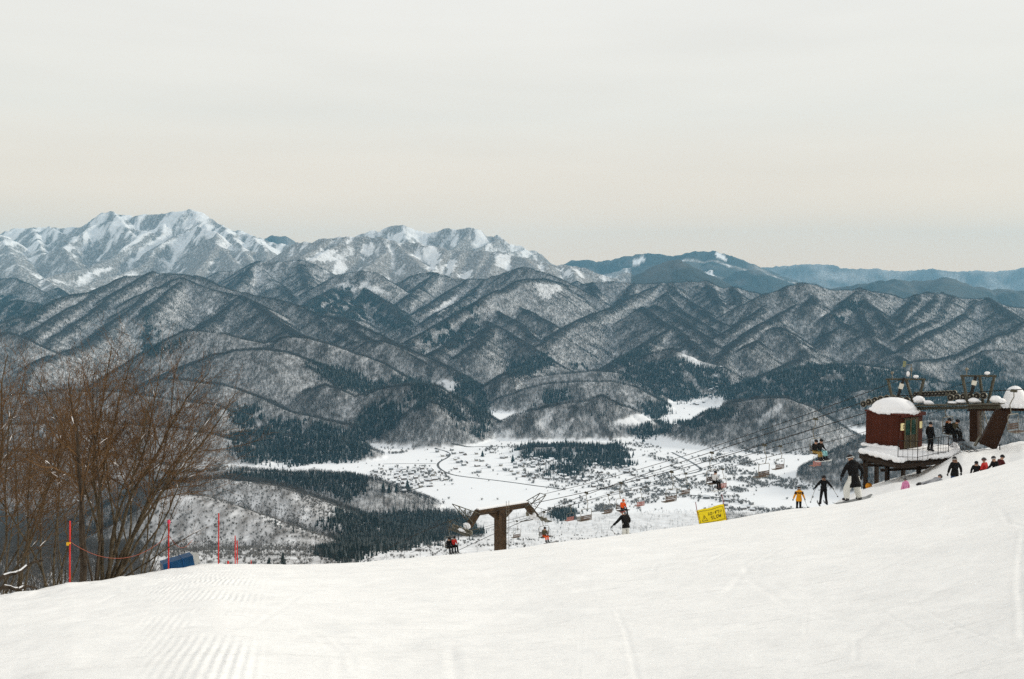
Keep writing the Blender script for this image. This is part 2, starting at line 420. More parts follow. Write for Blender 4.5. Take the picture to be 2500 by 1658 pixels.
 ln([(1185,976),(1230,949),(1290,925),(1350,916),(1455,907),(1515,913),(1560,934),(1605,964)],4.6,**low),
 ln([(1480,918),(1500,912),(1551,886),(1589,863),(1643,853),(1680,868),(1712,881),(1750,891),(1781,914),(1806,932)],5.1,4.85,**low),
 ln([(1768,957),(1806,940),(1857,925),(1934,905),(2000,895),(2100,890),(2200,905),(2300,935),(2400,945),(2600,940)],4.55,4.3,**low),
 ln([(1960,985),(2050,960),(2150,950),(2250,965),(2350,985),(2600,1000)],3.95,3.8,**low),
 # hills behind the bare trees on the left
 ln([(-200,985),(0,970),(150,955),(300,960),(420,975),(520,990)],3.7,3.5,**low),
 ln([(-200,1050),(0,1040),(200,1030),(400,1045),(520,1060),(600,1085),(640,1105)],3.15,3.05,slope=.5,A=6,lam=70,r=14),
 ln([(560,1065),(640,1058),(720,1066),(800,1072),(880,1090)],3.25,3.1,slope=.5,A=6,lam=70,r=14),
 ln([(-200,1110),(0,1105),(150,1100),(300,1118),(430,1140)],2.6,2.5,slope=.5,A=6,lam=70,r=14),
 ln([(2035,1185),(2080,1120),(2130,1066),(2250,1028),(2400,1025),(2600,1020)],2.8,2.6,**low),
 # wooded spurs of the near side
 ln([(380,1185),(468,1174),(525,1166),(594,1175),(642,1181),(690,1194),(720,1220),(765,1250),(834,1295),(858,1315)],1.95,1.5,slope=.5,A=5,lam=60,r=14),
 ln([(440,1205),(525,1222),(600,1252),(660,1282),(720,1297),(765,1315)],1.35,1.2,slope=.5,A=4,lam=50,r=10),
 ln([(380,1160),(495,1154),(570,1147),(660,1150),(750,1153),(825,1157),(885,1168),(900,1186)],2.42,2.36,slope=.45,A=5,lam=60,r=12),
 ln([(1262,1100),(1300,1093),(1400,1091),(1500,1094),(1540,1112)],3.2,3.18,slope=.5,A=4,lam=60,r=20),
]

def base_height(U, Y):
    own = np.interp(Y, [80, 300, 600, 1000, 1500, 2000, 2400], [-.345, -.335, -.30, -.274, -.2605, -.2495, -.22917])
    own = own * Y
    fl = np.interp(Y, [2400, 4800, 7000, 12000, 40000], [FLOOR, FLOOR, -470, -380, -300])
    t = sstep(2300, 2450, Y)
    return own * (1 - t) + fl * t

def terrain_height(X, Y):
    shp = X.shape
    X = X.ravel(); Y = Y.ravel()
    H = base_height(X / Y, Y)
    H0 = H.copy()
    # wander the sample place a little so that ridges are not ruler-drawn
    far_k = sstep(2200, 4200, Y)
    amp = np.interp(Y, [0, 2500, 5000, 12000, 40000], [0, 4, 6, 22, 50])
    lam = np.interp(Y, [0, 2500, 5000, 12000, 40000], [40, 60, 110, 300, 900])
    wx = (fbm(X / 160, Y / 160, 3, 3) - .5) * 2 * amp
    wy = (fbm(X / 160, Y / 160, 9, 3) - .5) * 2 * amp
    Xw, Yw = X + wx, Y + wy
    order = np.argsort(Y, kind='stable')
    Ys = Y[order]
    for ridx, (pts, k) in enumerate(RIDGES):
        slope, A, lm, r = k.get('slope', .6), k.get('A', 15), k.get('lam', 160), k.get('r', 15)
        V = []
        for x, y, d in pts:
            u, q = ray(x, y)
            V.append((u * d, d, q * d))
        V = np.array(V)
        hmax = V[:, 2].max()
        reach = (hmax - FLOOR) / slope * 1.12 + 60
        lo, hi = V[:, 1].min() - reach, V[:, 1].max() + reach
        i0, i1 = np.searchsorted(Ys, lo), np.searchsorted(Ys, hi)
        idx = order[i0:i1]
        idx = idx[(X[idx] > V[:, 0].min() - reach) & (X[idx] < V[:, 0].max() + reach)]
        if len(idx) == 0: continue
        x, y = Xw[idx], Yw[idx]
        best = np.full(len(idx), -1e9)
        s0 = 0.0
        for i in range(len(V) - 1):
            a, b = V[i], V[i + 1]
            ab = b[:2] - a[:2]; L2 = (ab ** 2).sum(); L = math.sqrt(L2)
            t = np.clip(((x - a[0]) * ab[0] + (y - a[1]) * ab[1]) / L2, 0, 1)
            dx, dy = x - (a[0] + t * ab[0]), y - (a[1] + t * ab[1])
            d = np.sqrt(dx * dx + dy * dy)
            hc = a[2] + t * (b[2] - a[2])
            side = np.sign(dx * ab[1] - dy * ab[0])
            s = s0 + t * L
            near = hc - slope * (np.sqrt(d * d + r * r) - r) > best
            if near.any():
                dn, sn = d[near], s[near]
                g = vnoise(sn / lm + side[near] * 31.7 + 0.25 * np.sin(dn / lm), dn / (lm * 6), ridx + 5) - .5
                g2 = vnoise(sn / (lm * .37) + side[near] * 11.3, dn / (lm * 2.5), ridx + 77) - .5
                h = hc[near] - slope * (np.sqrt(dn * dn + r * r) - r) + A * np.minimum(dn / (lm * .8), 1.0) * (2.0 * g + .8 * g2)
                h = np.minimum(h, hc[near] - 0.12 * dn)
                best[near] = np.maximum(best[near], h)
            s0 += L
        H[idx] = np.maximum(H[idx], best)
    rel = np.clip((H - H0) / 60, 0, 1)
    H += (fbm(X / 70, Y / 70, 21, 3) - .5) * 2 * np.interp(Y, [0, 500, 2400, 3000, 6000, 15000, 40000], [0, 3, 5, 5, 7, 26, 40]) * np.where(Y < 2300, 1, rel)
    H += (fbm(X / 260, Y / 260, 41, 3) - .5) * np.where((Y > 2300) & (rel < .2), 7.0, 0)
    return H.reshape(shp), (H - H0).reshape(shp)

NCOL = 720
us = np.linspace(-0.64, 0.64, NCOL)
ys = np.concatenate([np.geomspace(88, 2400, 130), np.geomspace(2410, 3300, 66), np.geomspace(3306, 9500, 360), np.geomspace(9530, 16500, 150), np.geomspace(16600, 27000, 60)])
UU, YY = np.meshgrid(us, ys)
XX = UU * YY
HH, REL = terrain_height(XX, YY)

# what can be seen from the photograph's place (25 m of tree height allowed for)
ratio_top = (HH + 22) / YY
run = np.maximum.accumulate(HH / YY, axis=0)
run = np.vstack([np.full((1, NCOL), -9.0), run[:-1]])
VIS = ratio_top >= run - 0.0004

def inpoly(px, py, poly):
    c = np.zeros(px.shape, bool)
    n = len(poly)
    for i in range(n):
        x0, y0 = poly[i]; x1, y1 = poly[(i + 1) % n]
        if y0 == y1: continue
        k = ((y0 > py) != (y1 > py)) & (px < (x1 - x0) * (py - y0) / (y1 - y0) + x0)
        c ^= k
    return c
CONIFER = [  # dark plantations: outline in the photograph, distance range in km
 ([(1262,1090),(1300,1082),(1510,1082),(1545,1125),(1500,1130),(1420,1120),(1330,1112),(1275,1106)],2.9,3.5),
 ([(1325,1137),(1415,1127),(1420,1152),(1330,1150)],2.7,3.2),
 ([(830,1240),(880,1238),(940,1246),(960,1236),(1060,1246),(1130,1250),(1150,1262),(1165,1280),(1040,1296),(940,1318),(840,1352),(760,1312),(835,1302),(800,1262)],0.7,2.6),
 ([(540,1152),(570,1142),(680,1144),(830,1152),(895,1140),(900,1187),(850,1210),(800,1195),(650,1170),(540,1172)],1.9,2.7),
 ([(1360,1238),(1400,1232),(1405,1257),(1355,1257)],1.8,2.7),
 ([(560,1000),(600,985),(640,990),(640,1030),(590,1035)],3,4.4),([(650,1015),(760,1025),(870,1048),(900,1090),(880,1112),(720,1122),(600,1117),(560,1092),(570,1050),(640,1048)],2.9,4.0),
 ([(870,1022),(900,988),(960,972),(985,1002),(960,1032),(930,1052),(905,1067),(870,1057)],3.2,4.2),
 ([(995,947),(1040,930),(1100,962),(1140,1022),(1140,1047),(1100,995),(1060,975),(1020,992),(985,987)],3.2,4.2),
 ([(1120,920),(1150,910),(1185,960),(1190,1050),(1160,1060),(1150,1000),(1110,960)],3.3,5.2),
 ([(750,882),(780,882),(870,902),(910,932),(940,917),(1060,927),(1010,947),(900,952),(830,942),(790,917)],3.8,5.2),
 ([(1500,917),(1590,872),(1640,864),(1700,893),(1770,903),(1800,940),(1760,955),(1690,965),(1650,975),(1600,960),(1560,930)],4.3,5.4),
 ([(1790,928),(1900,908),(2000,878),(2100,888),(2200,903),(2300,930),(2620,925),(2620,1000),(2100,992),(1960,982),(1850,967),(1780,975),(1760,957)],3.6,5.2),
 ([(1560,982),(1625,977),(1630,1002),(1600,1017),(1580,1002)],3.7,4.7),([(1540,1037),(1625,1027),(1640,1042),(1560,1062)],3.3,4.4),([(1650,1022),(1740,995),(1790,985),(1800,1000),(1700,1035)],3.3,3.9),
 ([(740,747),(800,714),(850,697),(890,706),(960,745),(1000,782),(1000,802),(950,792),(900,772),(830,777),(790,772)],6,9),
 ([(340,872),(350,802),(385,802),(385,862)],4,7),([(400,852),(455,817),(440,842),(410,857)],4,7),([(345,750),(372,745),(380,790),(360,800)],5,7.5),([(1400,867),(1440,860),(1440,895),(1400,897)],4.4,6.5),
 ([(1055,802),(1150,737),(1170,742),(1140,792),(1080,832),(1020,857),(1000,842)],5,8),([(0,717),(40,722),(60,742),(140,737),(100,762),(40,792),(0,792)],6,10.5),
 ([(1500,880),(1560,850),(1600,835),(1560,870),(1510,900)],4.4,6),([(1180,770),(1140,830),(1090,855),(1120,810)],5,7),([(2060,735),(2030,775),(2050,780),(2100,745),(2105,730)],5.5,7.2),([(2380,880),(2410,868),(2450,900),(2420,925),(2360,915)],4.2,5.2),
 ([(1320,960),(1380,945),(1400,960),(1350,985),(1310,985)],3.7,4.5),([(1250,880),(1330,860),(1360,878),(1300,905),(1240,915)],4.4,6),
]
OPEN = [  # snow clearings and avalanche chutes: outline, how bare
 ([(1490,1042),(1500,1028),(1560,1012),(1600,1000),(1622,990),(1640,975),(1700,968),(1765,953),(1778,975),(1735,1002),(1660,1022),(1560,1037)],1.0),
 ([(1065,936),(1085,926),(1118,932),(1115,967),(1095,957)],1.0),([(1655,867),(1670,860),(1712,887),(1705,907),(1680,897)],.9),
 ([(1033,599),(1071,604),(1077,622),(1061,663),(1051,663),(1033,630)],.95),([(1087,648),(1112,627),(1110,660),(1092,675)],.9),([(1122,668),(1153,658),(1153,678),(1120,683)],.9),
 ([(1209,620),(1250,622),(1245,663),(1209,648)],.85),([(1372,663),(1398,658),(1390,683)],.9),([(1313,648),(1332,652),(1330,662),(1313,662)],.9),([(788,610),(821,607),(811,638),(742,635)],.85),
 ([(885,594),(913,589),(908,620),(888,635),(880,612)],.9),([(1301,693),(1350,696),(1378,704),(1329,734),(1311,714)],.7),([(770,763),(819,732),(832,730),(806,753),(781,765)],.95),
 ([(821,696),(850,686),(870,704),(857,717)],.85),([(1299,1042),(1350,1002),(1350,1020),(1320,1056)],.7),([(1329,1062),(1410,1011),(1395,1038),(1365,1068)],.6),([(1860,1012),(1900,985),(1915,990),(1885,1022),(1850,1047)],.7),
 ([(190,675),(205,678),(215,690),(200,692)],.9),([(500,748),(520,755),(522,775),(505,768)],.8),([(615,650),(650,652),(690,700),(650,705),(620,690)],.5),([(860,700),(895,690),(935,708),(960,725),(930,722),(890,705)],.8),([(1055,760),(1110,725),(1115,738),(1070,770)],.8),([(1205,1070),(1240,1045),(1262,1060),(1250,1078)],.6),
 ([(430,1200),(520,1230),(700,1300),(790,1340),(790,1385),(380,1390),(380,1210)],.35),([(880,1360),(950,1338),(1050,1322),(1200,1312),(1200,1390),(870,1395)],.85),([(1150,1258),(1330,1252),(1700,1222),(1760,1290),(1400,1345),(1100,1385),(1180,1320)],.86),([(525,1172),(600,1182),(690,1200),(830,1300),(760,1300),(660,1275),(560,1215)],.35),
]
PXV, PYV = project(XX, YY, HH)
jx = (vnoise(XX / 45, YY / 45, 61) - .5) * 12
jy = (vnoise(XX / 45, YY / 45, 62) - .5) * 10
def open_field(px, py, Y):
    o = np.zeros(px.shape)
    for poly, k in OPEN:
        o = np.maximum(o, inpoly(px, py, poly) * k)
    return o
OPN = open_field(PXV + jx, PYV + jy, YY)
is_floor = (YY > 2330) & (YY < 4900) & (REL < 6)
cover = np.full(HH.shape, 0.64)
# beyond the trees that stand singly: woods thinning out with height
streak = fbm(XX / 75 + fbm(XX / 300, YY / 300, 75, 2) * 2, YY / 420, 71, 3) * 1.0 + fbm(XX / 320, YY / 320, 72, 3) * .2
hi_k = np.where(YY < 12600, 1.08 - sstep(200, 1000, HH) * .40, 1.06 - sstep(0, 800, HH) * .74)
GX = np.gradient(HH, axis=1) / np.maximum(np.gradient(XX, axis=1), 1e-6)      # cross slope: puts the shade of left-facing sides into tint and tree density
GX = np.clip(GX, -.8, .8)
CONV = np.clip((HH - .5 * (np.roll(HH, 4, 1) + np.roll(HH, -4, 1))) / (YY * .0016), 0, 1)      # crests: the thickest stands
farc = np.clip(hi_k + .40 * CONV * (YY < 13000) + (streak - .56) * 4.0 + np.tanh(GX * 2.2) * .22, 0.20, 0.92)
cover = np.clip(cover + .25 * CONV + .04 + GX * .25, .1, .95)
cover = np.where(YY > 9200, farc, cover)
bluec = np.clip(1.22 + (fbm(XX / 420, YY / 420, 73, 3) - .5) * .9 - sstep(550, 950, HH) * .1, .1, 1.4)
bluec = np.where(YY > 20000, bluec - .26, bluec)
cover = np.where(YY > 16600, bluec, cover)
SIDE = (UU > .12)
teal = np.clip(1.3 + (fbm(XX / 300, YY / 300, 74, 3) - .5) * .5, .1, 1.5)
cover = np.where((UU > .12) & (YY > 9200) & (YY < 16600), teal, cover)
cover = np.where(OPN > 0, cover * (1 - OPN * .8), cover)
for poly in ([(1545,632),(1570,628),(1580,640),(1545,650)],[(1742,613),(1765,622),(1775,635),(1755,634)],[(1715,665),(1738,660),(1750,682),(1725,690)]):
    cover = np.where(inpoly(PXV + jx * .6, PYV + jy * .6, poly) & (YY > 14500), .12, cover)
cover = np.where(is_floor, 0.0, cover)
cover = np.where(YY < 600, 0.0, cover)

nr, nc = HH.shape
vid = np.arange(nr * nc).reshape(nr, nc)
faces = np.stack([vid[:-1, :-1], vid[:-1, 1:], vid[1:, 1:], vid[1:, :-1]], -1).reshape(-1, 4)

m = bpy.data.materials.new('snowy_mountain_ground')
m.use_nodes = True
n, l = m.node_tree.nodes, m.node_tree.links
b = n['Principled BSDF']
b.inputs['Roughness'].default_value = 0.85
b.inputs['Specular IOR Level'].default_value = 0.1
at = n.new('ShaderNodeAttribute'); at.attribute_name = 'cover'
tc = n.new('ShaderNodeTexCoord')
mp = n.new('ShaderNodeMapping'); mp.inputs['Scale'].default_value = (1.0, 0.5, 0.16)
no = n.new('ShaderNodeTexNoise'); no.inputs['Scale'].default_value = 0.055; no.inputs['Detail'].default_value = 6; no.inputs['Roughness'].default_value = 0.7
l.new(tc.outputs['Object'], mp.inputs[0]); l.new(mp.outputs[0], no.inputs['Vector'])
mr = n.new('ShaderNodeMapRange'); mr.inputs['From Min'].default_value = .36; mr.inputs['From Max'].default_value = .64; mr.inputs['To Min'].default_value = -.36; mr.inputs['To Max'].default_value = .36
l.new(no.outputs['Fac'], mr.inputs['Value'])
ad = n.new('ShaderNodeMath'); ad.operation = 'MULTIPLY_ADD'
gate = n.new('ShaderNodeMath'); gate.operation = 'MULTIPLY'; gate.inputs[1].default_value = 2.2; gate.use_clamp = True
l.new(at.outputs['Fac'], gate.inputs[0])
l.new(mr.outputs[0], ad.inputs[0]); l.new(gate.outputs[0], ad.inputs[1]); l.new(at.outputs['Fac'], ad.inputs[2])
ad.use_clamp = True
mx = n.new('ShaderNodeMix'); mx.data_type = 'RGBA'
mx.inputs['A'].default_value = (.83, .845, .87, 1)
mx.inputs['B'].default_value = (.165, .155, .148, 1)
l.new(ad.outputs[0], mx.inputs['Factor'])
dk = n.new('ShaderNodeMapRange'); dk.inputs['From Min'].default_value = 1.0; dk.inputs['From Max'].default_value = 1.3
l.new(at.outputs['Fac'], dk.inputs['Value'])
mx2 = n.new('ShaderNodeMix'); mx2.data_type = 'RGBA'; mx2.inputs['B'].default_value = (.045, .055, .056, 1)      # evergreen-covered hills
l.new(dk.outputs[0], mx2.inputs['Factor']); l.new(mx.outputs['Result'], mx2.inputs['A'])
l.new(mx2.outputs['Result'], b.inputs['Base Color'])
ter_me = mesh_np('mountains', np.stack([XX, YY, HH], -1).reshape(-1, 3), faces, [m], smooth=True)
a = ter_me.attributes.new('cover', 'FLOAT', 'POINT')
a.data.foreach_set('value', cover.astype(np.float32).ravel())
terrain = link('mountains', ter_me)
tag(terrain, 'snow covered mountain ranges and valley floor', kind='structure')

def ground(X, Y):
    """terrain height at single places"""
    X = np.atleast_1d(np.asarray(X, float)); Y = np.atleast_1d(np.asarray(Y, float))
    fy = np.clip(np.interp(Y, ys, np.arange(len(ys))), 0, nr - 1.001)
    fx = np.clip((X / Y - us[0]) / (us[1] - us[0]), 0, nc - 1.001)
    iy, ix = fy.astype(int), fx.astype(int)
    ty, tx = fy - iy, fx - ix
    return (HH[iy, ix] * (1 - tx) + HH[iy, ix + 1] * tx) * (1 - ty) + (HH[iy + 1, ix] * (1 - tx) + HH[iy + 1, ix + 1] * tx) * ty
def onterrain(px, py, ymin=300, ymax=9000):
    """march along a pixel's ray until it meets the terrain"""
    u, r = ray(px, py)
    Yt = np.geomspace(ymin, ymax, 4000)
    g = ground(u * Yt, Yt)
    hit = np.nonzero(r * Yt <= g)[0]
    Y = Yt[hit[0]] if len(hit) else ymax
    return Vector((u * Y, Y, float(ground(u * Y, Y)[0])))
# ------------------------------------------------------------------ woods on the slopes (stuff): every tree stands on the terrain
def bare_tree_mesh(seed, h=13.0, nb=16, w=1.0):
    rd = random.Random(seed)
    mb = MB()
    mb.tube([(0, 0, -1), (0.1, 0, h * .45), (rd.uniform(-.3, .3), rd.uniform(-.3, .3), h * .9)], [.17 * w, .12 * w, .03], 3, cap=False)
    for i in range(nb):
        z0 = h * rd.uniform(.25, .75); a = rd.uniform(0, 6.283)
        L = h * rd.uniform(.18, .34); up = rd.uniform(.5, 1.3)
        d = Vector((math.cos(a), math.sin(a), up)).normalized()
        p0 = Vector((0, 0, z0)); p1 = p0 + d * L
        side = d.cross(Vector((0, 0, 1))).normalized() * rd.uniform(.07, .13) * w
        mb.add([p0 - side, p0 + side, p1], [(0, 1, 2)])
        for j in range(3):
            t = rd.uniform(.35, .9); q = p0 + d * L * t
            a2 = a + rd.uniform(-1.2, 1.2)
            d2 = Vector((math.cos(a2), math.sin(a2), rd.uniform(.4, 1.6))).normalized()
            s2 = d2.cross(Vector((rd.uniform(-1, 1), rd.uniform(-1, 1), .3))).normalized() * rd.uniform(.06, .11) * w
            mb.add([q - s2, q + s2, q + d2 * L * rd.uniform(.35, .6)], [(0, 1, 2)])
    return mb
def bush_mesh(seed, h=9.0):
    rd = random.Random(seed); mb = MB()
    for i in range(64):
        a = rd.uniform(0, 6.283); p0 = Vector((rd.uniform(-.6, .6), rd.uniform(-.6, .6), rd.uniform(0, h * .35)))
        d = Vector((math.cos(a), math.sin(a), rd.uniform(.4, 2.0))).normalized(); L = h * rd.uniform(.35, .75)
        s_ = d.cross(Vector((rd.uniform(-1, 1), rd.uniform(-1, 1), .4))).normalized() * rd.uniform(.12, .26)
        p1 = p0 + d * L * .6; p2 = p0 + d * L + Vector((0, 0, .05 * h))
        mb.add([p0 - s_ * .4, p0 + s_ * .4, p1 + s_, p2, p1 - s_], [(0, 1, 2, 3, 4)])
    return mb
BARK_BUSH = mat('frosted_grey_brush', (0.16, 0.152, 0.145), .9, var=.3, scale=.1, col2=(.36, .35, .335))
def conifer_mesh(seed, h=20.0, tiers=6, n=7, w=.16):
    rd = random.Random(seed)
    mb = MB()
    for i in range(tiers):
        t = i / tiers
        z0 = h * (.06 + .86 * t); z1 = z0 + h * (.30 - .1 * t)
        if i == tiers - 1: z1 = h
        r = h * w * (1 - t * .86)
        vs = [(0, 0, z1)]
        for k in range(n * 2):
            a = math.pi * k / n + rd.uniform(-.15, .15)
            q = r * (rd.uniform(.85, 1.15) if k % 2 == 0 else rd.uniform(.5, .68))
            vs.append((q * math.cos(a), q * math.sin(a), z0 - (h * .035 if k % 2 == 0 else -h * .03)))
        mb.add(vs, [(0, 1 + k, 1 + (k + 1) % (2 * n)) for k in range(2 * n)])
    return mb
BARK_FAR = mat('grey_winter_twigs', (0.053, 0.050, 0.048), .9, var=.3, scale=.08, col2=(.105, .100, .094))
NEEDLE = mat('dark_conifer_needles', (0.012, 0.024, 0.022), .85, var=.35, scale=.12, col2=(.042, .055, .052))
src = bpy.data.collections.new('tree_shapes')
def src_obj(name, mb, mt):
    me = bpy.data.meshes.new(name)
    me.from_pydata(mb.v, [], mb.f); me.materials.append(mt); me.update()
    o = bpy.data.objects.new(name, me)
    src.objects.link(o)
bare_src, con_src = bpy.data.collections.new('bare_shapes'), bpy.data.collections.new('conifer_shapes')
for i in range(4):
    src = bare_src; src_obj(f'bare_shape_{i}', bare_tree_mesh(i, 12 + i, 15, 1.2), BARK_FAR)
for i in range(4, 6):
    src = bare_src; src_obj(f'bare_shape_{i}', bush_mesh(i), BARK_BUSH)
for i in range(4):
    src = con_src; src_obj(f'conifer_shape_{i}', conifer_mesh(i, 17 + i * 2), NEEDLE if i < 3 else mat('frosted_conifer', (.07, .085, .08), .9, var=.3, scale=.15, col2=(.2, .22, .22)))

def scatter(name, pts, rot, scl, idx, coll, label):
    me = bpy.data.meshes.new(name)
    me.vertices.add(len(pts)); me.vertices.foreach_set('co', np.asarray(pts, np.float32).ravel())
    for nm, ty, arr in (('rot', 'FLOAT', rot), ('scl', 'FLOAT', scl), ('kind_index', 'INT', idx)):
        a = me.attributes.new(nm, ty, 'POINT')
        a.data.foreach_set('value', np.asarray(arr, np.float32 if ty == 'FLOAT' else np.int32))
    o = link(name, me)
    ng = bpy.data.node_groups.new(name + '_nodes', 'GeometryNodeTree')
    ng.interface.new_socket('Geometry', in_out='INPUT', socket_type='NodeSocketGeometry')
    ng.interface.new_socket('Geometry', in_out='OUTPUT', socket_type='NodeSocketGeometry')
    N, L = ng.nodes, ng.links
    gi, go = N.new('NodeGroupInput'), N.new('NodeGroupOutput')
    ip = N.new('GeometryNodeInstanceOnPoints')
    ci = N.new('GeometryNodeCollectionInfo')
    ci.inputs['Collection'].default_value = coll
    ci.inputs['Separate Children'].default_value = True
    ci.inputs['Reset Children'].default_value = True
    ip.inputs['Pick Instance'].default_value = True
    def attr(nm, ty):
        q = N.new('GeometryNodeInputNamedAttribute'); q.data_type = ty
        q.inputs['Name'].default_value = nm
        return q.outputs['Attribute']
    cx = N.new('ShaderNodeCombineXYZ')
    L.new(attr('rot', 'FLOAT'), cx.inputs['Z'])
    L.new(gi.outputs[0], ip.inputs['Points'])
    L.new(ci.outputs[0], ip.inputs['Instance'])
    L.new(attr('kind_index', 'INT'), ip.inputs['Instance Index'])
    L.new(cx.outputs[0], ip.inputs['Rotation'])
    L.new(attr('scl', 'FLOAT'), ip.inputs['Scale'])
    L.new(ip.outputs[0], go.inputs[0])
    md = o.modifiers.new('woods', 'NODES'); md.node_group = ng
    tag(o, label, 'woods', kind='stuff')
    return o

# cell areas and how thick the woods stand in each
dXu = XX[:-1, 1:] - XX[:-1, :-1]
dYv = YY[1:, :-1] - YY[:-1, :-1]
area = dXu * dYv
gx = (HH[:-1, 1:] - HH[:-1, :-1]) / np.maximum(dXu, 1e-6)
gy = (HH[1:, :-1] - HH[:-1, :-1]) / np.maximum(dYv, 1e-6)
area = area * np.sqrt(1 + gx * gx + gy * gy)
cY = YY[:-1, :-1]
vis = VIS[:-1, :-1] | VIS[1:, 1:]
cu = np.abs(UU[:-1, :-1]) < .58
flo = is_floor[:-1, :-1]
dens_b = np.interp(cY, [250, 600, 1500, 4000, 9500], [1 / 36, 1 / 30, 1 / 28, 1 / 33, 1 / 50])
dens_b = dens_b * (1 - OPN[:-1, :-1])
patch = fbm(XX[:-1, :-1] / 120, YY[:-1, :-1] / 120, 91, 3)
dens_b = dens_b * (.75 + .5 * sstep(.3, .7, patch))
# high ground: fewer trees in snowy chutes
dens_b = dens_b * (1 + 1.7 * CONV[:-1, :-1] * (cY > 3300))
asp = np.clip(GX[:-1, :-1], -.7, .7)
dens_b = dens_b * np.where(asp > 0, 1 + .75 * asp, 1 + .10 * asp)  # left-facing slopes planted thicker so that they look shaded
hi = sstep(-60, 240, HH[:-1, :-1])
chute = fbm(XX[:-1, :-1] / 50, YY[:-1, :-1] / 220, 92, 3)
dens_b = dens_b * (1 - hi * sstep(.5, .72, chute) * .8)
dens_b = np.where(flo, 0, dens_b)
dens_b = np.where((cY < 900) & (UU[:-1, :-1] > -.37), dens_b * .22, dens_b)
ok = vis & cu & (cY > 230) & (cY < 9600)
def sample(dens):
    lamb = np.where(ok, area * dens, 0)
    cnt = rng.poisson(lamb).ravel()
    cell = np.repeat(np.arange(cnt.size), cnt)
    r0, c0 = np.divmod(cell, nc - 1)
    a, c = rng.random(len(cell)), rng.random(len(cell))
    Y = YY[r0, c0] * (1 - a) + YY[r0 + 1, c0] * a
    U = us[c0] * (1 - c) + us[c0 + 1] * c
    Z = (HH[r0, c0] * (1 - c) + HH[r0, c0 + 1] * c) * (1 - a) + (HH[r0 + 1, c0] * (1 - c) + HH[r0 + 1, c0 + 1] * c) * a
    return U * Y, Y, Z
def wobble(X, Y, px, py):
    return px + (vnoise(X / 45, Y / 45, 61) - .5) * 12 + rng.normal(0, 1.2, len(px)), py + (vnoise(X / 45, Y / 45, 62) - .5) * 10
def in_conifer(X, Y, px, py):
    c = np.zeros(len(X), bool)
    qx, qy = wobble(X, Y, px, py)
    qy = qy - 13.0 * F / Y; qx = qx + rng.normal(0, 7.0, len(qx)); qy = qy + rng.normal(0, 4.0, len(qx))      # outlines were drawn round the tree tops
    near = sstep(2600, 1500, Y)
    qx = qx + near * (fbm(X / 60, Y / 60, 63, 3) - .5) * 90; qy = qy + near * (fbm(X / 60, Y / 60, 64, 3) - .5) * 40
    for poly, d0, d1 in CONIFER:
        c |= inpoly(qx, qy, poly) & (Y > d0 * 1000) & (Y < d1 * 1000)
    c &= (Y < 5400) | (fbm(X / 45, Y / 90, 96, 3) > .50)
    c &= (Y > 2600) | (rng.random(len(X)) < .85)
    return c & ((fbm(X / 60, Y / 60, 97, 3) > .34) | (Y < 2600)) & (fbm(X / 25, Y / 25, 99, 2) > .20)
# bare woods on the slopes
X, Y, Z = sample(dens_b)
px, py = project(X, Y, Z)
keep = ~in_conifer(X, Y, px, py)
lowr = (Y < 2450) & (px > 1110)
keep &= ~lowr | (fbm(X / 28, Y / 28, 94, 3) > .50)
# strips of scrub and lone trees over the valley floor and the slope below the piste
SCRUB = [([(1400,1132),(1560,1117),(1600,1132),(1700,1152),(1760,1132),(1800,1162),(1760,1217),(1650,1227),(1560,1262),(1480,1292),(1330,1262),(1400,1202),(1330,1192)],0.26),
 ([(1780,1122),(2010,1152),(2010,1202),(1850,1212),(1760,1192),(1740,1152)],0.50),([(1350,1322),(1560,1262),(1700,1246),(1730,1275),(1560,1305)],0.37),([(1490,1078),(1560,1082),(1700,1112),(1900,1122),(1900,1142),(1700,1142),(1560,1112)],0.28),
 ([(1400,1205),(1500,1190),(1560,1215),(1540,1265),(1420,1275),(1340,1250)],0.56),([(900,1140),(1100,1140),(1110,1190),(900,1195)],0.14),([(1240,1115),(1480,1125),(1480,1180),(1300,1180)],0.24),([(1180,1090),(1262,1082),(1262,1102),(1180,1104)],0.25),
 ([(1840,1235),(1990,1225),(2000,1245),(1850,1262)],0.37),([(450,1120),(640,1125),(640,1135),(450,1135)],0.31),([(1700,1060),(2060,1060),(2060,1110),(1750,1110)],0.56),([(950,1075),(1060,1072),(1062,1095),(950,1110)],0.56),
 ([(0,1100),(560,1120),(560,1200),(0,1200)],0.56),([(1700,1205),(1880,1215),(1880,1262),(1700,1250)],0.22)]
HOLES = [[(1850,1132),(1995,1147),(1995,1177),(1900,1172),(1870,1152)],[(1830,1197),(2010,1197),(2010,1232),(1880,1242),(1800,1217)],[(1560,1235),(1680,1225),(1700,1240),(1620,1280),(1560,1290)]]
dens_f = np.where(flo, 1 / 22., 0)
Xf, Yf, Zf = sample(dens_f)
pxf, pyf = project(Xf, Yf, Zf)
qx, qy = wobble(Xf, Yf, pxf, pyf)
pr = np.full(len(Xf), .007)
for poly, k in SCRUB: pr = np.where(inpoly(qx, qy, poly), np.maximum(pr, k), pr)
for poly in HOLES: pr = np.where(inpoly(qx, qy, poly), .005, pr)
pr = pr * np.where(fbm(Xf / 55, Yf / 55, 95, 3) > .54, .85, .05)
kf = (rng.random(len(Xf)) < pr) & ~in_conifer(Xf, Yf, pxf, pyf)
bX = np.concatenate([X[keep], Xf[kf]]); bY = np.concatenate([Y[keep], Yf[kf]]); bZ = np.concatenate([Z[keep], Zf[kf]])
sc_b = rng.uniform(.7, 1.15, len(bX)); sc_b[keep.sum():] *= rng.uniform(.45, 1.15, kf.sum()); sc_b[:keep.sum()][lowr[keep]] *= .55
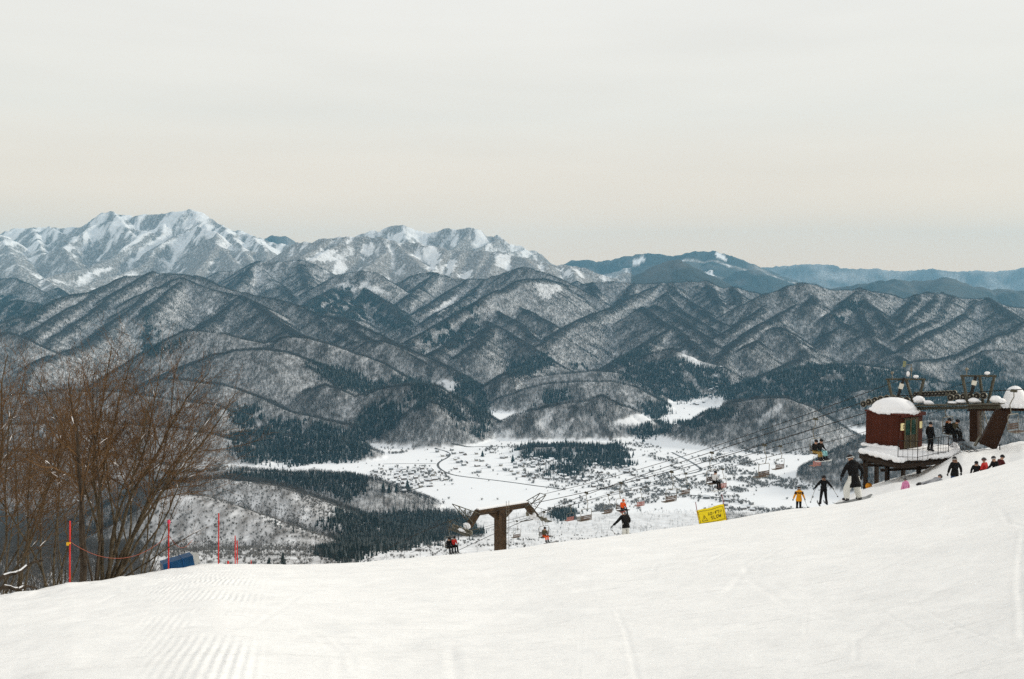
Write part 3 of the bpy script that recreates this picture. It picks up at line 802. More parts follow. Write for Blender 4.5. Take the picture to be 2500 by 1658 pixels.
sc_b *= np.interp(bY, [250, 700, 2000], [.5, .75, 1.0])
bidx = np.concatenate([rng.integers(0, 4, keep.sum()), rng.integers(4, 6, kf.sum())])
_px, _py = project(bX, bY, bZ)
lowb = (bY < 1750) & (_px > 340) & (rng.random(len(bX)) < .8)
bidx = np.where(lowb, rng.integers(4, 6, len(bX)), bidx)
sc_b = np.where(lowb, rng.uniform(.18, .5, len(bX)), sc_b)
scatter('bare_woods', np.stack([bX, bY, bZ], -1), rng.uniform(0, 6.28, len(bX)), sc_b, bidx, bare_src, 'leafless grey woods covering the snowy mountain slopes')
# plantations of dark conifers
X, Y, Z = sample(np.where(cY < 2600, 1 / 13., 1 / 24.))
px, py = project(X, Y, Z)
ck = in_conifer(X, Y, px, py)
lone = (~ck) & (rng.random(len(X)) < .010) & (OPN.max() > 0) & (fbm(X / 200, Y / 200, 98, 3) > .55) & (Y > 900) & (Y < 7500)
inop = open_field(px, py, Y) > .3
ck = ck | (lone & ~inop & (ground(X, Y) > FLOOR + 12))
cX, cYp, cZ = X[ck], Y[ck], Z[ck]
print('conifers', len(cX))
scatter('conifer_plantation', np.stack([cX, cYp, cZ - .5], -1), rng.uniform(0, 6.28, len(cX)), np.where(cYp < 2600, rng.uniform(.65, 1.0, len(cX)), rng.uniform(.5, 1.12, len(cX))) * np.interp(cYp, [600, 1600, 2400, 3000], [.42, .58, .8, 1]), rng.choice([0, 1, 2, 3], len(cX), p=[.29, .29, .27, .15]), con_src, 'dark evergreen plantations in blocks on the lower hills')

# ------------------------------------------------------------------ valley: roads, river, houses, lone trees
def strip(name, pix, width, mt, z=0.35, label=None):
    pts = [G(x, y, FLOOR) for x, y in pix]
    fine = []
    for i in range(len(pts) - 1):
        nseg = max(2, int((pts[i + 1] - pts[i]).length / 18))
        for k in range(nseg): fine.append(pts[i].lerp(pts[i + 1], k / nseg))
    fine.append(pts[-1])
    for _ in range(6):
        fine = [fine[0]] + [(fine[i - 1] + fine[i] * 2 + fine[i + 1]) / 4 for i in range(1, len(fine) - 1)] + [fine[-1]]
    mb = MB(); vs = []
    for i, p in enumerate(fine):
        d = fine[min(i + 1, len(fine) - 1)] - fine[max(i - 1, 0)]
        nrm = Vector((-d.y, d.x, 0)).normalized() * width / 2
        for q in (p - nrm, p + nrm):
            vs.append((q.x, q.y, float(ground(q.x, q.y)[0]) + z))
    mb.add(vs, [(2 * i, 2 * i + 2, 2 * i + 3, 2 * i + 1) for i in range(len(fine) - 1)])
    return tag(build(name, mb, mt), label, kind='structure')
ASPH = mat('wet_road', (.10, .095, .09), .8, var=.25, scale=.05)
WATER = mat('river_bed', (.13, .135, .14), .35, var=.3, scale=.02)
strip('road', [(1062,1096),(1085,1098),(1100,1106),(1098,1116),(1075,1124),(1066,1133),(1072,1145),(1085,1155),(1110,1163),(1160,1168),(1230,1176),(1300,1185),(1380,1196)], 7, ASPH, label='winding valley road')
strip('road', [(1085,1155),(1094,1165),(1092,1172),(1078,1176)], 5, ASPH, label='short lane off the winding valley road')
strip('road', [(1035,1187),(1010,1196),(980,1201),(962,1214),(952,1232),(950,1245)], 7, ASPH, label='lane leading down to the conifer forest')
strip('road', [(935,1134),(1000,1132),(1065,1132)], 4, ASPH, label='lane between the snowfields')
strip('road', [(1100,1092),(1170,1090),(1260,1089)], 6, ASPH, label='road along the foot of the hills')
strip('river', [(1640,1105),(1690,1130),(1720,1150),(1668,1160)], 8, WATER, label='narrow river arm')
strip('river', [(1640,1158),(1672,1185),(1685,1196)], 6, ASPH, label='dark road bridge approach')
strip('road', [(1565,1195),(1640,1205),(1740,1212),(1830,1225)], 8, ASPH, label='embanked road across the snowfields')

ROOF = mat('snow_covered_roof', (.78, .80, .83), .8, var=.08, scale=.4)
WALLS = [mat('brown_house_wall', (.14, .112, .095), .8, var=.3, scale=.3), mat('grey_house_wall', (.21, .205, .20), .8, var=.3, scale=.3), mat('pale_house_wall', (.30, .27, .23), .8, var=.25, scale=.3)]
def house_mesh(L, W, H, wm):
    mb = MB(); e = .7; rh = W * .32
    mb.box((0, 0, H / 2 - .5), (L, W, H + 1), m=0)
    for s in (-1, 1):
        mb.add([(s * L / 2, -W / 2, H), (s * L / 2, W / 2, H), (s * L / 2, 0, H + rh)], [(0, 1, 2) if s > 0 else (2, 1, 0)], 0)
        a, b_ = Vector((-L / 2 - e, s * (W / 2 + e), H - e * .55)), Vector((L / 2 + e, s * (W / 2 + e), H - e * .55))
        c, d = Vector((L / 2 + e, 0, H + rh)), Vector((-L / 2 - e, 0, H + rh))
        t = Vector((0, 0, .5))
        mb.add([a, b_, c, d, a + t, b_ + t, c + t, d + t], [(0, 1, 2, 3), (4, 5, 6, 7), (0, 1, 5, 4), (1, 2, 6, 5), (3, 0, 4, 7)], 1)
    me = bpy.data.meshes.new('house')
    me.from_pydata(mb.v, [], mb.f); me.materials.append(wm); me.materials.append(ROOF)
    me.polygons.foreach_set('material_index', mb.m); me.update()
    return me
HM = [house_mesh(*q) for q in ((11, 8, 5.2, WALLS[0]), (13, 8.5, 5.5, WALLS[1]), (9.5, 7.5, 5.0, WALLS[2]), (16, 9, 4.5, WALLS[0]), (10, 8, 6.2, WALLS[1]))]
HOUSES = [
 ('village houses beside the winding road', 'small snow roofed house in the village beside the winding valley road', [(905,1146),(1075,1146),(1105,1165),(1085,1188),(1000,1192),(915,1182)], 56),
 ('houses below the wooded knoll', 'small snow roofed house in the hamlet below the dark wooded knoll', [(1262,1112),(1330,1118),(1440,1152),(1440,1178),(1330,1172),(1240,1160)], 62),
 ('scattered houses on the snowfields', 'snow roofed house standing among open snowfields near the winding road', [(1060,1098),(1250,1100),(1250,1160),(1110,1158)], 26),
 ('houses among the riverside woods', 'snow roofed house half hidden among the grey riverside trees', [(1440,1130),(1640,1150),(1700,1200),(1560,1215),(1450,1195),(1400,1180)], 44),
 ('houses in the side valley', 'tiny snow roofed house on the white terrace of the side valley', [(1690,985),(1760,962),(1765,972),(1700,996)], 12),
 ('houses beside the embanked road', 'snow roofed house beside the embanked road across the snowfields', [(1700,1210),(1860,1225),(1870,1250),(1760,1262),(1720,1240)], 12),
]
def rand_in(poly, rd):
    xs, ysq = [p[0] for p in poly], [p[1] for p in poly]
    while True:
        x, y = rd.uniform(min(xs), max(xs)), rd.uniform(min(ysq), max(ysq))
        if inpoly(np.array([x]), np.array([y]), poly)[0]: return x, y
rd = random.Random(5)
placed = []
for grp, lab, poly, cnt in HOUSES:
    k = 0; tries = 0
    while k < cnt and tries < 2000:
        tries += 1
        x, y = rand_in(poly, rd)
        p = G(x, y, FLOOR)
        if any((p - q).length < 15 for q in placed): continue
        placed.append(p); k += 1
        hk = rd.randrange(5); o = link('house', HM[hk])
        o.location = (p.x, p.y, float(ground(p.x, p.y)[0]))
        o.rotation_euler = (0, 0, rd.choice((0.2, 1.77, .5, -.3)) + rd.uniform(-.15, .15))
        o.scale = (1, 1, rd.uniform(.9, 1.15))
        adj = ('brown-walled', 'grey-walled', 'pale-walled', 'long brown-walled', 'tall grey-walled')[hk]
        tag(o, lab.replace('snow roofed', adj + ' snow-roofed'), 'house', adj + ' ' + grp)

# a long hotel-like block near the river and a shed
def one_house(px, py, L, W, H, wm, rz, lab, cat='building'):
    p = onterrain(px, py, 700, 4500)
    o = link('building', house_mesh(L, W, H, wm)); o.location = p; o.rotation_euler = (0, 0, rz)
    return tag(o, lab, cat)
one_house(1415, 1268, 17, 9, 8, WALLS[2], .35, 'pale lodge with snowy roof standing beyond the lift tower')
one_house(985, 1203, 12, 8, 6, WALLS[0], .3, 'brown barn beside two dark round conifers on the snowfield')

def conifer_thing(px, py, hpx, lab, seed, wide=.16, ymin=700, group=None):
    p = onterrain(px, py, ymin, 4500)
    h = hpx * p.y / F
    t = empty('conifer_tree', p)
    tr = MB(); tr.tube([(0, 0, -1), (0, 0, h * .5), (0, 0, h * .9)], [h * .02, h * .014, h * .004], 6)
    build('trunk', tr, mat('conifer_bark', (.06, .045, .035), .9), t, local=True)
    mb = conifer_mesh(seed, h, 9, 9, wide)
    build('crown', mb, NEEDLE, t, local=True)
    return tag(t, lab, 'tree', group)
conifer_thing(657, 1383, 26, 'short dark conifer rising just behind the crest beside a taller one', 3, .3, 500)
conifer_thing(691, 1383, 40, 'taller dark conifer rising just behind the snow crest', 4, .24, 500)
for i, (x, y, hp) in enumerate([(936,1202,30),(950,1204,26),(968,1203,24)]):
    conifer_thing(x, y, hp, 'dark conifer in the tight clump on the snowfield by the lane', 10 + i, .26, group='conifer clump on the snowfield')
conifer_thing(995, 1196, 26, 'dark rounded conifer standing beside the brown barn', 20, .34)
conifer_thing(1025, 1214, 11, 'tiny lone conifer in the middle of the white snowfield', 21, .2)
conifer_thing(1252, 1130, 22, 'dark conifer at the edge of the hamlet below the knoll', 22, .3)
conifer_thing(1178, 1115, 16, 'small dark conifer among the scattered snowfield houses', 23, .35)
# ------------------------------------------------------------------ the piste in front: a convex snow slope
CR = [(-250,1490),(-60,1468),(0,1463),(100,1440),(160,1433),(200,1427),(300,1412),(380,1402),(440,1390),(520,1381),(620,1381),(760,1379),(900,1373),(1040,1360),(1230,1345),(1420,1317),(1560,1301),(1720,1279),(1900,1247),(2020,1232),(2100,1216),(2200,1194),(2280,1178),(2350,1161),(2420,1143),(2500,1120),(2650,1080)]
_cu = np.array([ray(x, y)[0] for x, y in CR]); _cr = np.array([ray(x, y)[1] for x, y in CR])
_yu = np.array([-.6, -.45, -.30, -.1, .1, .25, .34, .45, .6]); _yc = np.array([27, 28, 32, 40, 44, 46, 44, 42, 40.])
BK = [(1900,1262),(2000,1245),(2100,1200),(2165,1176),(2243,1157),(2300,1128),(2350,1103),(2430,1096),(2500,1080),(2650,1070)]
_bu = np.array([ray(x, y)[0] for x, y in BK]); _br = np.array([ray(x, y)[1] for x, y in BK])
def snow_z(X, Y, detail=True):
    X = np.asarray(X, float); Y = np.asarray(Y, float)
    Ye = np.maximum(Y, 2.0)
    u = np.clip(X / Ye, -.9, .9)
    k = np.array([-2, -1, 0, 1, 2]) * .012
    rc = sum(np.interp(u + q, _cu, _cr) for q in k) / 5
    yc = np.interp(u, _yu, _yc)
    t = np.clip((yc - Y) / yc, -5, 1.2)
    z = rc * Y - np.where(t > 0, 1.6 * t * t, 0)
    over = np.maximum(Y - yc, 0)
    z = z - .0035 * over ** 2 - 0.01 * over
    # bank of snow round the top station, beyond the crest on the right
    zb = np.interp(u, _bu, _br) * Y
    w = sstep(.285, .34, u) * sstep(46, 56, Y)
    dip = -.9 * np.exp(-((Y - 49) / 4.5) ** 2) * sstep(.28, .36, u)
    z = z * (1 - w) + zb * w + dip * (1 - w * .5)
    z = z - sstep(68, 100, Y) * (Y - 68) * .30
    if detail:
        lump = (fbm(X / 1.6, Y / 1.6, 301, 4) - .5) * .10 * (1 + 1.2 * sstep(-2, -9, X))
        lump += (fbm(X / .35, Y / .35, 305, 3) - .5) * .022
        lump += (fbm(X / 7, Y / 7, 309, 2) - .5) * .12
        z = z + lump * sstep(0, 6, Y + 4)
        # rougher rim on the left where the groomer turned
        z = z + (fbm(X / .8, Y / .8, 311, 3) - .5) * .30 * sstep(-.30, -.46, u) * sstep(18, 27, Y)
        z = z + (fbm(X / 1.1, Y / 1.1, 315, 3) - .5) * .35 * w
    return z
# ski and board tracks pressed into the snow (photo pixels, width m, depth m)
TRK = [([(1505,1490),(1530,1545),(1545,1610),(1556,1670)],.10,.035),([(1415,1520),(1420,1570),(1412,1640),(1410,1670)],.05,.02),([(2500,1300),(2490,1370),(2490,1440),(2497,1500),(2500,1560)],.10,.05),([(2440,1240),(2465,1275),(2500,1292)],.12,.05),
 ([(2240,1482),(2330,1525),(2420,1565),(2480,1585)],.07,.03),([(2150,1490),(2230,1535)],.06,.03),([(2120,1500),(2200,1550)],.05,.02),([(1960,1445),(2100,1447),(2250,1462)],.12,.02),([(1700,1420),(1850,1432),(1970,1425)],.12,.02),([(2090,1560),(2090,1620)],.07,.025),([(1970,1490),(1965,1550)],.06,.02),([(1330,1510),(1345,1560),(1350,1640)],.05,.015),
 ([(30,1640),(110,1600),(160,1560),(210,1545)],.5,.03),([(180,1658),(300,1560),(420,1500)],.6,.03),([(0,1560),(120,1535),(260,1520)],.5,.03),([(2050,1300),(2200,1290),(2380,1265)],.10,.02),([(1850,1330),(2100,1335),(2400,1340)],.14,.02),([(2000,1390),(2250,1385),(2450,1370)],.14,.02),([(1700,1600),(1900,1590),(2100,1600)],.1,.015)]
su = np.concatenate([np.linspace(-.9, -.62, 12, endpoint=False), np.linspace(-.62, .62, 520), np.linspace(.63, .9, 12)])
sy = np.concatenate([np.array([3.0, 3.6, 4.2]), np.geomspace(4.5, 64, 400), np.geomspace(64.6, 108, 40)])
SU, SY = np.meshgrid(su, sy)
SX = SU * SY
SZ = snow_z(SX, SY)
sz_plain = snow_z(SX, SY, False)
spx, spy = project(SX, SY, sz_plain)
for pts, w_, dep in TRK:
    for i in range(len(pts) - 1):
        (x0, y0), (x1, y1) = pts[i], pts[i + 1]
        q = []
        for x, y in ((x0, y0), (x1, y1)):          # where the track's pixel meets the plain slope
            u, r_ = ray(x, y)
            Yt = np.linspace(4.5, 60, 2400); hit = np.nonzero(r_ * Yt <= snow_z(u * Yt, Yt, False))[0]
            Yh = Yt[hit[0]] if len(hit) else 40.0
            q.append((u * Yh, Yh))
        (ax, ay), (bx, by) = q
        L2 = (bx - ax) ** 2 + (by - ay) ** 2 + 1e-9
        t = np.clip(((SX - ax) * (bx - ax) + (SY - ay) * (by - ay)) / L2, 0, 1)
        d = np.hypot(SX - ax - t * (bx - ax), SY - ay - t * (by - ay))
        w_k = w_ * .36; SZ = SZ - .10 * dep * np.exp(-(d / (w_k * .6)) ** 2) + .05 * dep * np.exp(-((d - w_k * 1.3) / (w_k * .5)) ** 2)
rt_ = random.Random(77)
for k_ in range(64):                       # the many faint crossing tracks of a used piste
    y0_ = math.exp(rt_.uniform(math.log(6), math.log(34))); x0_ = rt_.uniform(-.5, .55) * y0_
    an_ = rt_.choice((rt_.uniform(-.35, .55), rt_.uniform(.9, 2.0))); ln_ = rt_.uniform(.25, .9) * y0_; bend = rt_.uniform(-.22, .22)
    w_ = rt_.uniform(.025, .05) * (1 + y0_ / 40); dep = rt_.uniform(.002, .006) * (1 + y0_ / 25)
    cx0 = x0_ + math.cos(an_) * ln_; cy0 = y0_ + math.sin(an_) * ln_ * .7
    sel = (np.abs(SX - (x0_ + cx0) / 2) < ln_) & (np.abs(SY - (y0_ + cy0) / 2) < ln_)
    if not sel.any(): continue
    xs_, ys_ = SX[sel], SY[sel]
    for (ax, ay), (bx, by) in zip([(x0_, y0_), ((x0_ + cx0) / 2 - math.sin(an_) * bend * ln_ * .2, (y0_ + cy0) / 2 + math.cos(an_) * bend * ln_ * .2)], [((x0_ + cx0) / 2 - math.sin(an_) * bend * ln_ * .2, (y0_ + cy0) / 2 + math.cos(an_) * bend * ln_ * .2), (cx0, cy0)]):
        L2 = (bx - ax) ** 2 + (by - ay) ** 2 + 1e-9
        t = np.clip(((xs_ - ax) * (bx - ax) + (ys_ - ay) * (by - ay)) / L2, 0, 1)
        d = np.hypot(xs_ - ax - t * (bx - ax), ys_ - ay - t * (by - ay))
        fade = np.sin(np.pi * np.clip(t * .9 + .05, 0, 1)) ** .5
        SZ[sel] = SZ[sel] - dep * fade * np.exp(-(d / w_) ** 2) + dep * .4 * fade * np.exp(-((d - w_ * 1.8) / w_) ** 2)
sv = np.stack([SX, SY, SZ], -1).reshape(-1, 3)
sid = np.arange(SX.size).reshape(SX.shape)
sf = np.stack([sid[:-1, :-1], sid[:-1, 1:], sid[1:, 1:], sid[1:, :-1]], -1).reshape(-1, 4)
# the ground goes on under and behind the camera
bx_ = np.linspace(-30, 30, 31); by_ = np.linspace(-25, 3.4, 16)
BX, BY = np.meshgrid(bx_, by_)
BZ = -1.62 - .19 * BY + .12 * BX * .6 - .004 * BX ** 2 * .5 - .03
m = bpy.data.materials.new('groomed_snow')
m.use_nodes = True
n, l = m.node_tree.nodes, m.node_tree.links
b = n['Principled BSDF']
b.inputs['Roughness'].default_value = .7
b.inputs['Specular IOR Level'].default_value = .15
tc = n.new('ShaderNodeTexCoord')
no = n.new('ShaderNodeTexNoise'); no.inputs['Scale'].default_value = .9; no.inputs['Detail'].default_value = 7
l.new(tc.outputs['Object'], no.inputs['Vector'])
cr = n.new('ShaderNodeValToRGB')
cr.color_ramp.elements[0].position = .35; cr.color_ramp.elements[0].color = (.85, .855, .852, 1)
cr.color_ramp.elements[1].position = .65; cr.color_ramp.elements[1].color = (.892, .896, .892, 1)
l.new(no.outputs['Fac'], cr.inputs['Fac']); l.new(cr.outputs[0], b.inputs['Base Color'])
# corduroy left by the groomer, in patches
mp = n.new('ShaderNodeMapping'); mp.inputs['Rotation'].default_value = (0, 0, R(-13)); 
l.new(tc.outputs['Object'], mp.inputs[0])
wv = n.new('ShaderNodeTexWave'); wv.wave_type = 'BANDS'; wv.bands_direction = 'X'
wv.inputs['Scale'].default_value = 3.4; wv.inputs['Distortion'].default_value = .6; wv.inputs['Detail'].default_value = 2; wv.inputs['Detail Scale'].default_value = 2
l.new(mp.outputs[0], wv.inputs['Vector'])
mk = n.new('ShaderNodeTexNoise'); mk.inputs['Scale'].default_value = .42; mk.inputs['Detail'].default_value = 3
l.new(tc.outputs['Object'], mk.inputs['Vector'])
mkr = n.new('ShaderNodeMapRange'); mkr.inputs['From Min'].default_value = .42; mkr.inputs['From Max'].default_value = .62
l.new(mk.outputs['Fac'], mkr.inputs['Value'])
at = n.new('ShaderNodeAttribute'); at.attribute_name = 'groomed'
mm = n.new('ShaderNodeMath'); mm.operation = 'MULTIPLY'
l.new(mkr.outputs[0], mm.inputs[0]); l.new(at.outputs['Fac'], mm.inputs[1])
m2 = n.new('ShaderNodeMath'); m2.operation = 'MULTIPLY'
l.new(mm.outputs[0], m2.inputs[0]); l.new(wv.outputs['Fac'], m2.inputs[1])
bp1 = n.new('ShaderNodeBump'); bp1.inputs['Distance'].default_value = .013; bp1.inputs['Strength'].default_value = .8
l.new(m2.outputs[0], bp1.inputs['Height'])
mp2 = n.new('ShaderNodeMapping'); mp2.inputs['Scale'].default_value = (.55, 1.6, 1); mp2.inputs['Rotation'].default_value = (0, 0, R(12))
l.new(tc.outputs['Object'], mp2.inputs[0])
n3 = n.new('ShaderNodeTexNoise'); n3.inputs['Scale'].default_value = 4; n3.inputs['Detail'].default_value = 8; n3.inputs['Roughness'].default_value = .68
l.new(mp2.outputs[0], n3.inputs['Vector'])
prev = bp1
for rz_, sc_, st_ in ((18, (.10, 2.6, 1), .5), (-24, (.09, 3.1, 1), .4), (74, (.08, 2.4, 1), .35)):   # skid and edge marks in several directions
    mpx = n.new('ShaderNodeMapping'); mpx.inputs['Rotation'].default_value = (0, 0, R(rz_)); mpx.inputs['Scale'].default_value = sc_
    l.new(tc.outputs['Object'], mpx.inputs[0])
    nx_ = n.new('ShaderNodeTexNoise'); nx_.inputs['Scale'].default_value = 3.0; nx_.inputs['Detail'].default_value = 3; nx_.inputs['Roughness'].default_value = .6
    l.new(mpx.outputs[0], nx_.inputs['Vector'])
    rx_ = n.new('ShaderNodeMapRange'); rx_.inputs['From Min'].default_value = .60; rx_.inputs['From Max'].default_value = .70
    l.new(nx_.outputs['Fac'], rx_.inputs['Value'])
    bx_n = n.new('ShaderNodeBump'); bx_n.inputs['Distance'].default_value = -.02; bx_n.inputs['Strength'].default_value = st_
    l.new(rx_.outputs[0], bx_n.inputs['Height']); l.new(prev.outputs[0], bx_n.inputs['Normal'])
    prev = bx_n
bp2 = n.new('ShaderNodeBump'); bp2.inputs['Distance'].default_value = .05; bp2.inputs['Strength'].default_value = .8
l.new(n3.outputs['Fac'], bp2.inputs['Height']); l.new(prev.outputs[0], bp2.inputs['Normal'])
l.new(bp2.outputs[0], b.inputs['Normal'])
sm = mesh_np('snow_slope', np.vstack([sv, np.stack([BX, BY, BZ], -1).reshape(-1, 3)]), np.vstack([sf, np.stack([(q := np.arange(BX.size).reshape(BX.shape) + len(sv))[:-1, :-1], q[:-1, 1:], q[1:, 1:], q[1:, :-1]], -1).reshape(-1, 4)]), [m], smooth=True)
gr = sstep(-.40, -.34, SU) * sstep(-.24, -.30, SU) * sstep(28, 18, SY)
a = sm.attributes.new('groomed', 'FLOAT', 'POINT')
a.data.foreach_set('value', np.concatenate([gr.ravel(), np.zeros(BX.size)]).astype(np.float32))
tag(link('snow_slope', sm), 'groomed white ski slope falling away to a crest', kind='structure')
def onsnow(px, py, ymin=5.0, ymax=75.0):
    u, r_ = ray(px, py)
    Yt = np.linspace(ymin, ymax, 4000)
    hit = np.nonzero(r_ * Yt <= snow_z(u * Yt, Yt, False))[0]
    Y = Yt[hit[0]] if len(hit) else ymax
    return Vector((u * Y, Y, float(snow_z(u * Y, Y))))
def snow_at(px, Y):
    u = ray(px, 1300)[0]
    return Vector((u * Y, Y, float(snow_z(np.array(u * Y), np.array(Y)))))
# ------------------------------------------------------------------ bare trees at the edge of the piste
BARK = mat('olive_brown_bark', (.055, .042, .026), .9, var=.35, scale=6, bump=.5, bscale=30, col2=(.115, .09, .058))
BARKD = mat('dark_bark', (.040, .030, .022), .9, var=.35, scale=6, bump=.5, bscale=30, col2=(.075, .058, .042))
TWIG = mat('red_brown_twigs', (.100, .054, .024), .9, var=.35, scale=3, col2=(.175, .105, .052))
def grow(segs, rd, p, d, L, r, lev, maxlev, lean, dens=1.0, curve=.10):
    """one branch and its side shoots; segs collects (p0, p1, r0, r1, level)"""
    step = (.36, .26, .17, .13)[min(lev, 3)]
    n = max(2, int(L / step))
    p = Vector(p); d = Vector(d).normalized()
    for i in range(n):
        t = i / n
        wob = (.075, .13, .17, .20)[min(lev, 3)]
        d = (d + Vector((rd.gauss(0, wob), rd.gauss(0, wob), rd.gauss(0, wob) + curve * (.35 if lev == 0 else 1))) + lean * .02).normalized()
        q = p + d * (L / n)
        r0 = max(r * (1 - .80 * t), .0038); r1 = max(r * (1 - .80 * (i + 1) / n), .0034)
        segs.append((p.copy(), q.copy(), r0, r1, lev))
        if lev < maxlev and t > (.33 if lev == 0 else .08):
            k = (1.35, 1.2, .9)[lev] * dens
            while k > 0 and rd.random() < k:
                k -= 1
                ax = d.cross(Vector((rd.gauss(0, 1), rd.gauss(0, 1), rd.gauss(0, 1)))).normalized()
                d2 = (Matrix.Rotation(R(rd.uniform(20, 58)), 3, ax) @ d)
                L2 = (L * (1 - t) * .55 + L * .10) * rd.uniform(.5, 1.0)
                if lev == 0: L2 = min(L2 * 1.2, 2.9)
                grow(segs, rd, q, d2, L2, max(r0 * .5, .004), lev + 1, maxlev, lean, dens, curve)
        p = q
def seg_mesh(name, segs, ns, mt):
    k = len(segs)
    A = np.array([s[0] for s in segs]); B = np.array([s[1] for s in segs])
    ra = np.array([s[2] for s in segs])[:, None]; rb = np.array([s[3] for s in segs])[:, None]
    D = B - A; D /= np.linalg.norm(D, axis=1)[:, None] + 1e-9
    ref = np.where(np.abs(D[:, 2:3]) > .9, np.array([[1., 0, 0]]), np.array([[0, 0, 1.]]))
    Xa = np.cross(D, ref); Xa /= np.linalg.norm(Xa, axis=1)[:, None]
    Ya = np.cross(D, Xa)
    vs = []
    for P_, r_ in ((A - D * ra * .3, ra), (B + D * rb * .3, rb)):
        for j in range(ns):
            a = 2 * math.pi * j / ns
            vs.append(P_ + (Xa * math.cos(a) + Ya * math.sin(a)) * r_)
    V = np.stack(vs, 1).reshape(-1, 3)
    o = (np.arange(k) * 2 * ns)[:, None]
    fs = [np.concatenate([o + j, o + (j + 1) % ns, o + ns + (j + 1) % ns, o + ns + j], 1) for j in range(ns)]
    return mesh_np(name, V, np.concatenate(fs), [mt], smooth=(ns > 3))
def tree(name, lab, stems, seed, maxlev=3, dens=1.0, bark=None, cat='tree', group=None, snow=True):
    """stems: (base pixel, distance, tip pixel, depth shift of the tip, radius)"""
    rd = random.Random(seed)
    segs = []
    base0 = None
    for (bx, by, Y, tx, ty, dY, r) in stems:
        p = P(bx, by, Y)
        zg = float(snow_z(np.array(p.x), np.array(p.y)))
        p.z = min(p.z, zg) - .1
        tip = P(tx, ty, Y + dY)
        if base0 is None: base0 = p.copy()
        d = tip - p
        L = d.length * .97
        d.normalize()
        d0 = (d + Vector((0, 0, .18))).normalized()
        lean = (d - Vector((0, 0, .30)))
        grow(segs, rd, p, d0, L, r * .82, 0, maxlev, lean, dens, .035)
    t = empty(name, base0)
    b0 = np.array(base0)
    def shift(o): o.data.transform(Matrix.Translation(-base0)); return o
    thick = [s for s in segs if s[4] == 0]
    thin = [s for s in segs if s[4] > 0]
    shift(link('trunk', seg_mesh('trunk', thick, 7, bark or BARK), t))
    shift(link('crown', seg_mesh('crown', thin, 3, TWIG), t))
    if snow:
        mb = MB()
        for s in segs:
            d = (s[1] - s[0]).normalized()
            if s[2] > .008 and abs(d.z) < .82 and rd.random() < .05:
                c = (s[0] + s[1]) / 2 + Vector((0, 0, s[2] * .9))
                mb.tube([s[0] + Vector((0, 0, s[2])), c + Vector((0, 0, .012)), s[1] + Vector((0, 0, s[3]))], [.005, s[2] * .4 + .008, .004], 5)
        if mb.v: build('snow', mb, SNOW, t)
    return tag(t, lab, cat, group)
tree('bare_tree', 'tall leafless tree with one dark leaning trunk at the snow edge', [(198,1432,29,205,905,.5,.13),(226,1270,29.2,310,860,1.0,.05),(222,1230,29.1,130,900,-.5,.045)], 1, bark=BARKD)
tree('bare_tree', 'leafless many-stemmed tree fanning out wide behind a red pole', [(238,1412,30.5,170,850,.6,.055),(246,1412,30.6,250,825,-.6,.06),(252,1411,30.8,310,820,.8,.075),(258,1410,30.9,365,830,1.2,.08),(262,1410,30.6,415,850,-.4,.06),(268,1409,30.8,460,890,.4,.07),(272,1409,31,505,945,1.2,.055),(276,1408,30.6,540,1010,-.5,.055),(281,1408,30.9,555,1080,.6,.05),(285,1407,31.1,330,900,1.8,.05),(290,1407,30.9,440,1010,1.6,.05),(264,1410,31.2,280,900,-1.2,.05),(284,1407,31.2,470,1250,.2,.04),(280,1408,30.5,545,1010,.8,.05),(286,1408,31.3,420,860,.3,.05)], 2, dens=1.12)
TL = [
 ('tall leafless tree leaning over from the left wood beside tangled scrub', [(-60,1470,33,20,830,.5,.09),(-50,1470,33.2,80,860,1,.06),(-40,1468,33.1,140,960,-.6,.06),(-70,1470,33,-40,860,0,.06)]),
 ('slender leafless tree crowding behind the leaning one in the left wood', [(40,1450,36,20,850,.6,.06),(45,1450,36.3,95,850,.4,.06),(50,1450,36,165,890,1.0,.055),(52,1450,36,-30,900,.3,.05)]),
 ('leafless tree with low sweeping boughs above the left scrub', [(-30,1450,31,120,1120,.3,.05),(-20,1450,31.2,160,1200,.8,.045),(-35,1450,31,60,1010,-.4,.05),(0,1448,31.3,150,1290,.2,.04)]),
 ('leafless tree standing between the dark trunk and the left wood', [(120,1440,37,110,930,.6,.055),(125,1440,37.2,180,900,.8,.055),(130,1440,37.4,230,950,.2,.05),(118,1440,37,60,960,-.3,.05)]),
 ('leafless tree behind the fanning tree, seen through its stems', [(330,1400,40,300,980,.6,.05),(340,1400,40.2,380,960,.8,.05),(345,1400,40,430,1010,.2,.045),(350,1400,40.2,470,1080,.2,.04)]),
 ('thin leafless tree deep in the left wood', [(-10,1440,42,-20,930,.6,.05),(0,1440,42.2,50,950,.8,.05),(10,1440,42,110,1010,.2,.045)]),
 ('thin leafless tree deep in the wood just behind the first red pole', [(150,1430,43,130,1000,.6,.05),(160,1430,43.2,200,1000,.8,.05),(165,1430,43,260,1060,.2,.045)]),
]
for i, (lab, st) in enumerate(TL):
    tree('bare_tree', lab, st, 30 + i, maxlev=3, dens=1.05 if i < 4 else .85, snow=i < 4)
